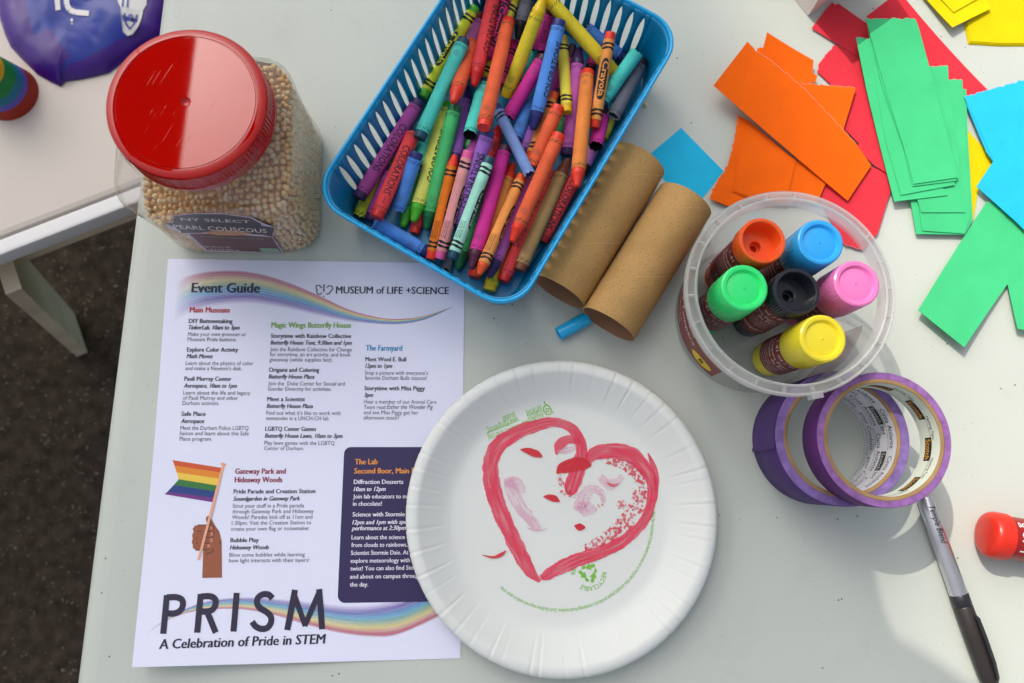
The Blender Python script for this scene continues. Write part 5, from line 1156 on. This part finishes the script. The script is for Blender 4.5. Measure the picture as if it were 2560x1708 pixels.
obj('pen_cap', g, mat('pen_brown_black', (.026, .022, .02), .38, .45), t, smooth=40, local=True)
g = G(); an = .95 + math.pi * 1.0 - math.pi
pts_ = [(zc + 14, 6.3), (zc + 17, 8.2), (zc + 30, 8.6), (zc + 46, 8.4), (zc + 56, 7.2), (zc + 58, 6.2)]
rows = []
for z, q in pts_: rows.append([(q * math.cos(-.95 + e) + 0, q * math.sin(-.95 + e), z) for e in (-.22, -.1, .1, .22)])
g.grid(rows); rows2 = [[(x * .86, y * .86, z) for x, y, z in r_] for r_ in rows]; g.grid(rows2)
obj('pocket_clip', g, mat('pen_black', ()), t, smooth=50, local=True)

# ------------------------------------------------------------------ on the low table: a shiny bag and a painted tube
ol = [dL(*q) for q in ((-60, -260), (-20, 200), (50, 420), (120, 570), (280, 740), (450, 905), (600, 990), (730, 1052), (790, 990), (1000, 960), (1180, 920), (1330, 880), (1560, 700), (1800, 520), (2000, 420), (2100, 150), (2150, -260))]
ow = [P(*q, LZ + 3) for q in ol]; cw = P(*dL(1000, 120), LZ + 3); g = G()
den = []
for i in range(len(ow)):
    p, q = ow[i], ow[(i + 1) % len(ow)]; n = max(2, int((q - p).length / 4))
    for k in range(n): den.append(p + (q - p) * (k / n))
blue_poly = [dL(*q) for q in ((300, -260), (330, 100), (400, 400), (480, 440), (590, 330), (860, 690), (720, 840), (780, 880), (850, 780), (1000, 740), (1400, 520), (1560, 440), (1620, 200), (1700, -260))]
def inpoly(x, y, pl_):
    c = False
    for i in range(len(pl_)):
        (x1, y1), (x2, y2) = pl_[i], pl_[i - 1]
        if (y1 > y) != (y2 > y) and x < (x2 - x1) * (y - y1) / (y2 - y1) + x1: c = not c
    return c
NR = 46; rows = []
for i in range(NR + 1):
    t_q = i / NR; r = []
    for p in den:
        q = cw + (p - cw) * t_q; h = 17 * (1 - t_q ** 4) ** .7 if t_q < 1 else 0
        h += (mnoise.noise(Vector((q.x / 42, q.y / 42, 3))) * 4 + abs(mnoise.noise(Vector((q.x / 19 + q.y / 40, q.y / 19, 8)))) * .7) * min(1, (1 - t_q) * 5)
        r.append(Vector((q.x, q.y, LZ + 1.2 + max(0, h))))
    rows.append(r)
g.grid(rows, 0, True); mi_ = []
pxs = projn(np.array([tuple(sum((Vector(g.v[i]) for i in f), Vector()) / len(f)) for f in g.f]))
g.m = [1 if inpoly(x, y, blue_poly) else 0 for x, y in pxs]
bag = thing('snack_bag', 'shiny purple and blue plastic bag with white print on the low table', 'bag', (cw.x, cw.y, LZ))
obj('pouch', g, [mat('purple_film', S(66, 20, 136, .9), .3, .5, noise=(30, .2), bump=(60, .15)), mat('blue_film', S(20, 50, 156, .9), .3, .5, noise=(30, .15), bump=(50, .1))], bag, smooth=60, recalc=True)
NV = np.array(rows).reshape(-1, 3); NPX = projn(NV)
def bagz(x, y):
    d = ((NPX - np.array([x, y])) ** 2).sum(1); k = np.argsort(d)[:4]; return NV[k, 2].max()
g = G()
def bagpoly(pts, e=.8, mi=0):
    pts = [dL(*q) for q in pts]; z = [bagz(*q) for q in pts]; g.add([P(*q, zz_ + e) for q, zz_ in zip(pts, z)], [list(range(len(pts)))], mi)
def bagstroke(pts, wd):
    for i in range(len(pts) - 1):
        (x1, y1), (x2, y2) = pts[i], pts[i + 1]; d = math.hypot(x2 - x1, y2 - y1); nx, ny = -(y2 - y1) / d * wd / 2, (x2 - x1) / d * wd / 2
        bagpoly([(x1 + nx, y1 + ny), (x2 + nx, y2 + ny), (x2 - nx, y2 - ny), (x1 - nx, y1 - ny)])
bagstroke([(690, -160), (700, 0), (712, 125)], 62); bagstroke([(800, -160), (820, 60), (850, 120), (920, 150), (1090, 165)], 66); bagpoly([(860, 230), (890, 225), (895, 265), (865, 262)]); bagpoly([(870, 280), (895, 285), (890, 300), (872, 298)])
bagpoly([(1440, -200), (1445, 20), (1475, 90), (1490, 280), (1505, 390), (1560, 440), (1625, 425), (1690, 330), (1735, 220), (1750, 130), (1795, 60), (1800, -200)], .9)
for pts in ([(1525, 160), (1540, 290), (1590, 355), (1640, 300), (1680, 180)], [(1575, 185), (1600, 235), (1622, 185), (1575, 185)], [(1520, -120), (1500, 80)], [(1575, -120), (1560, 90)]):
    for i in range(len(pts) - 1):
        (x1, y1), (x2, y2) = pts[i], pts[i + 1]; d = math.hypot(x2 - x1, y2 - y1); nx, ny = -(y2 - y1) / d * 11, (x2 - x1) / d * 11
        bagpoly([(x1 + nx, y1 + ny), (x2 + nx, y2 + ny), (x2 - nx, y2 - ny), (x1 - nx, y1 - ny)], 1.6, 1)
obj('white_print', g, [mat('film_print_white', (.74, .73, .72), .4), mat('blue_film', ())], bag, smooth=0, recalc=False)
cpt = P(*dL(118, 1150), LZ); M = Matrix.Translation((cpt.x, cpt.y, LZ))
pt_ = thing('painted_tube', 'tapering tube painted in rainbow bands on the low table', 'craft tube', (cpt.x, cpt.y, LZ))
zz_ = 0; rr_ = 30.5
for n_, c_, h_ in (('red', (152, 40, 24), 15), ('lilac', (92, 84, 178), 7), ('teal', (30, 116, 146), 9), ('green', (24, 130, 66), 15), ('yellow', (220, 172, 20), 14)):
    g = G(); g.lathe([(rr_, zz_ + .4), (rr_ - h_ * .17, zz_ + h_), (rr_ - h_ * .17 - 3, zz_ + h_)], 48, 0, M); rr_ -= h_ * .17; zz_ += h_
    obj(n_ + '_band', g, mat('band_' + n_, S(*c_, 1.1), .6, .3, noise=(30, .12)), pt_, smooth=40)

# ------------------------------------------------------------------ what belongs to a part hangs under that part
def under(part_, thing_part):
    for o in [o for o in bpy.data.objects if o.name.split('.')[0] == part_ and o.parent]:
        for q in o.parent.children:
            if q.name.split('.')[0] == thing_part: o.parent = q; break
for a_, b_ in (('printing', 'sheet'), ('rainbow_ribbon', 'sheet'), ('painted_heart', 'plate_body'), ('recycling_print', 'plate_body'), ('disposal_print', 'plate_body'), ('certification_print', 'plate_body'),
               ('white_print', 'pouch'), ('printed_liner', 'cardboard_core'), ('wrap_label', 'barrel'), ('pocket_clip', 'pen_cap'), ('front_label', 'jar_body'), ('price_sticker', 'jar_body'), ('front_label', 'tub_wall'), ('back_label', 'tub_wall')): under(a_, b_)
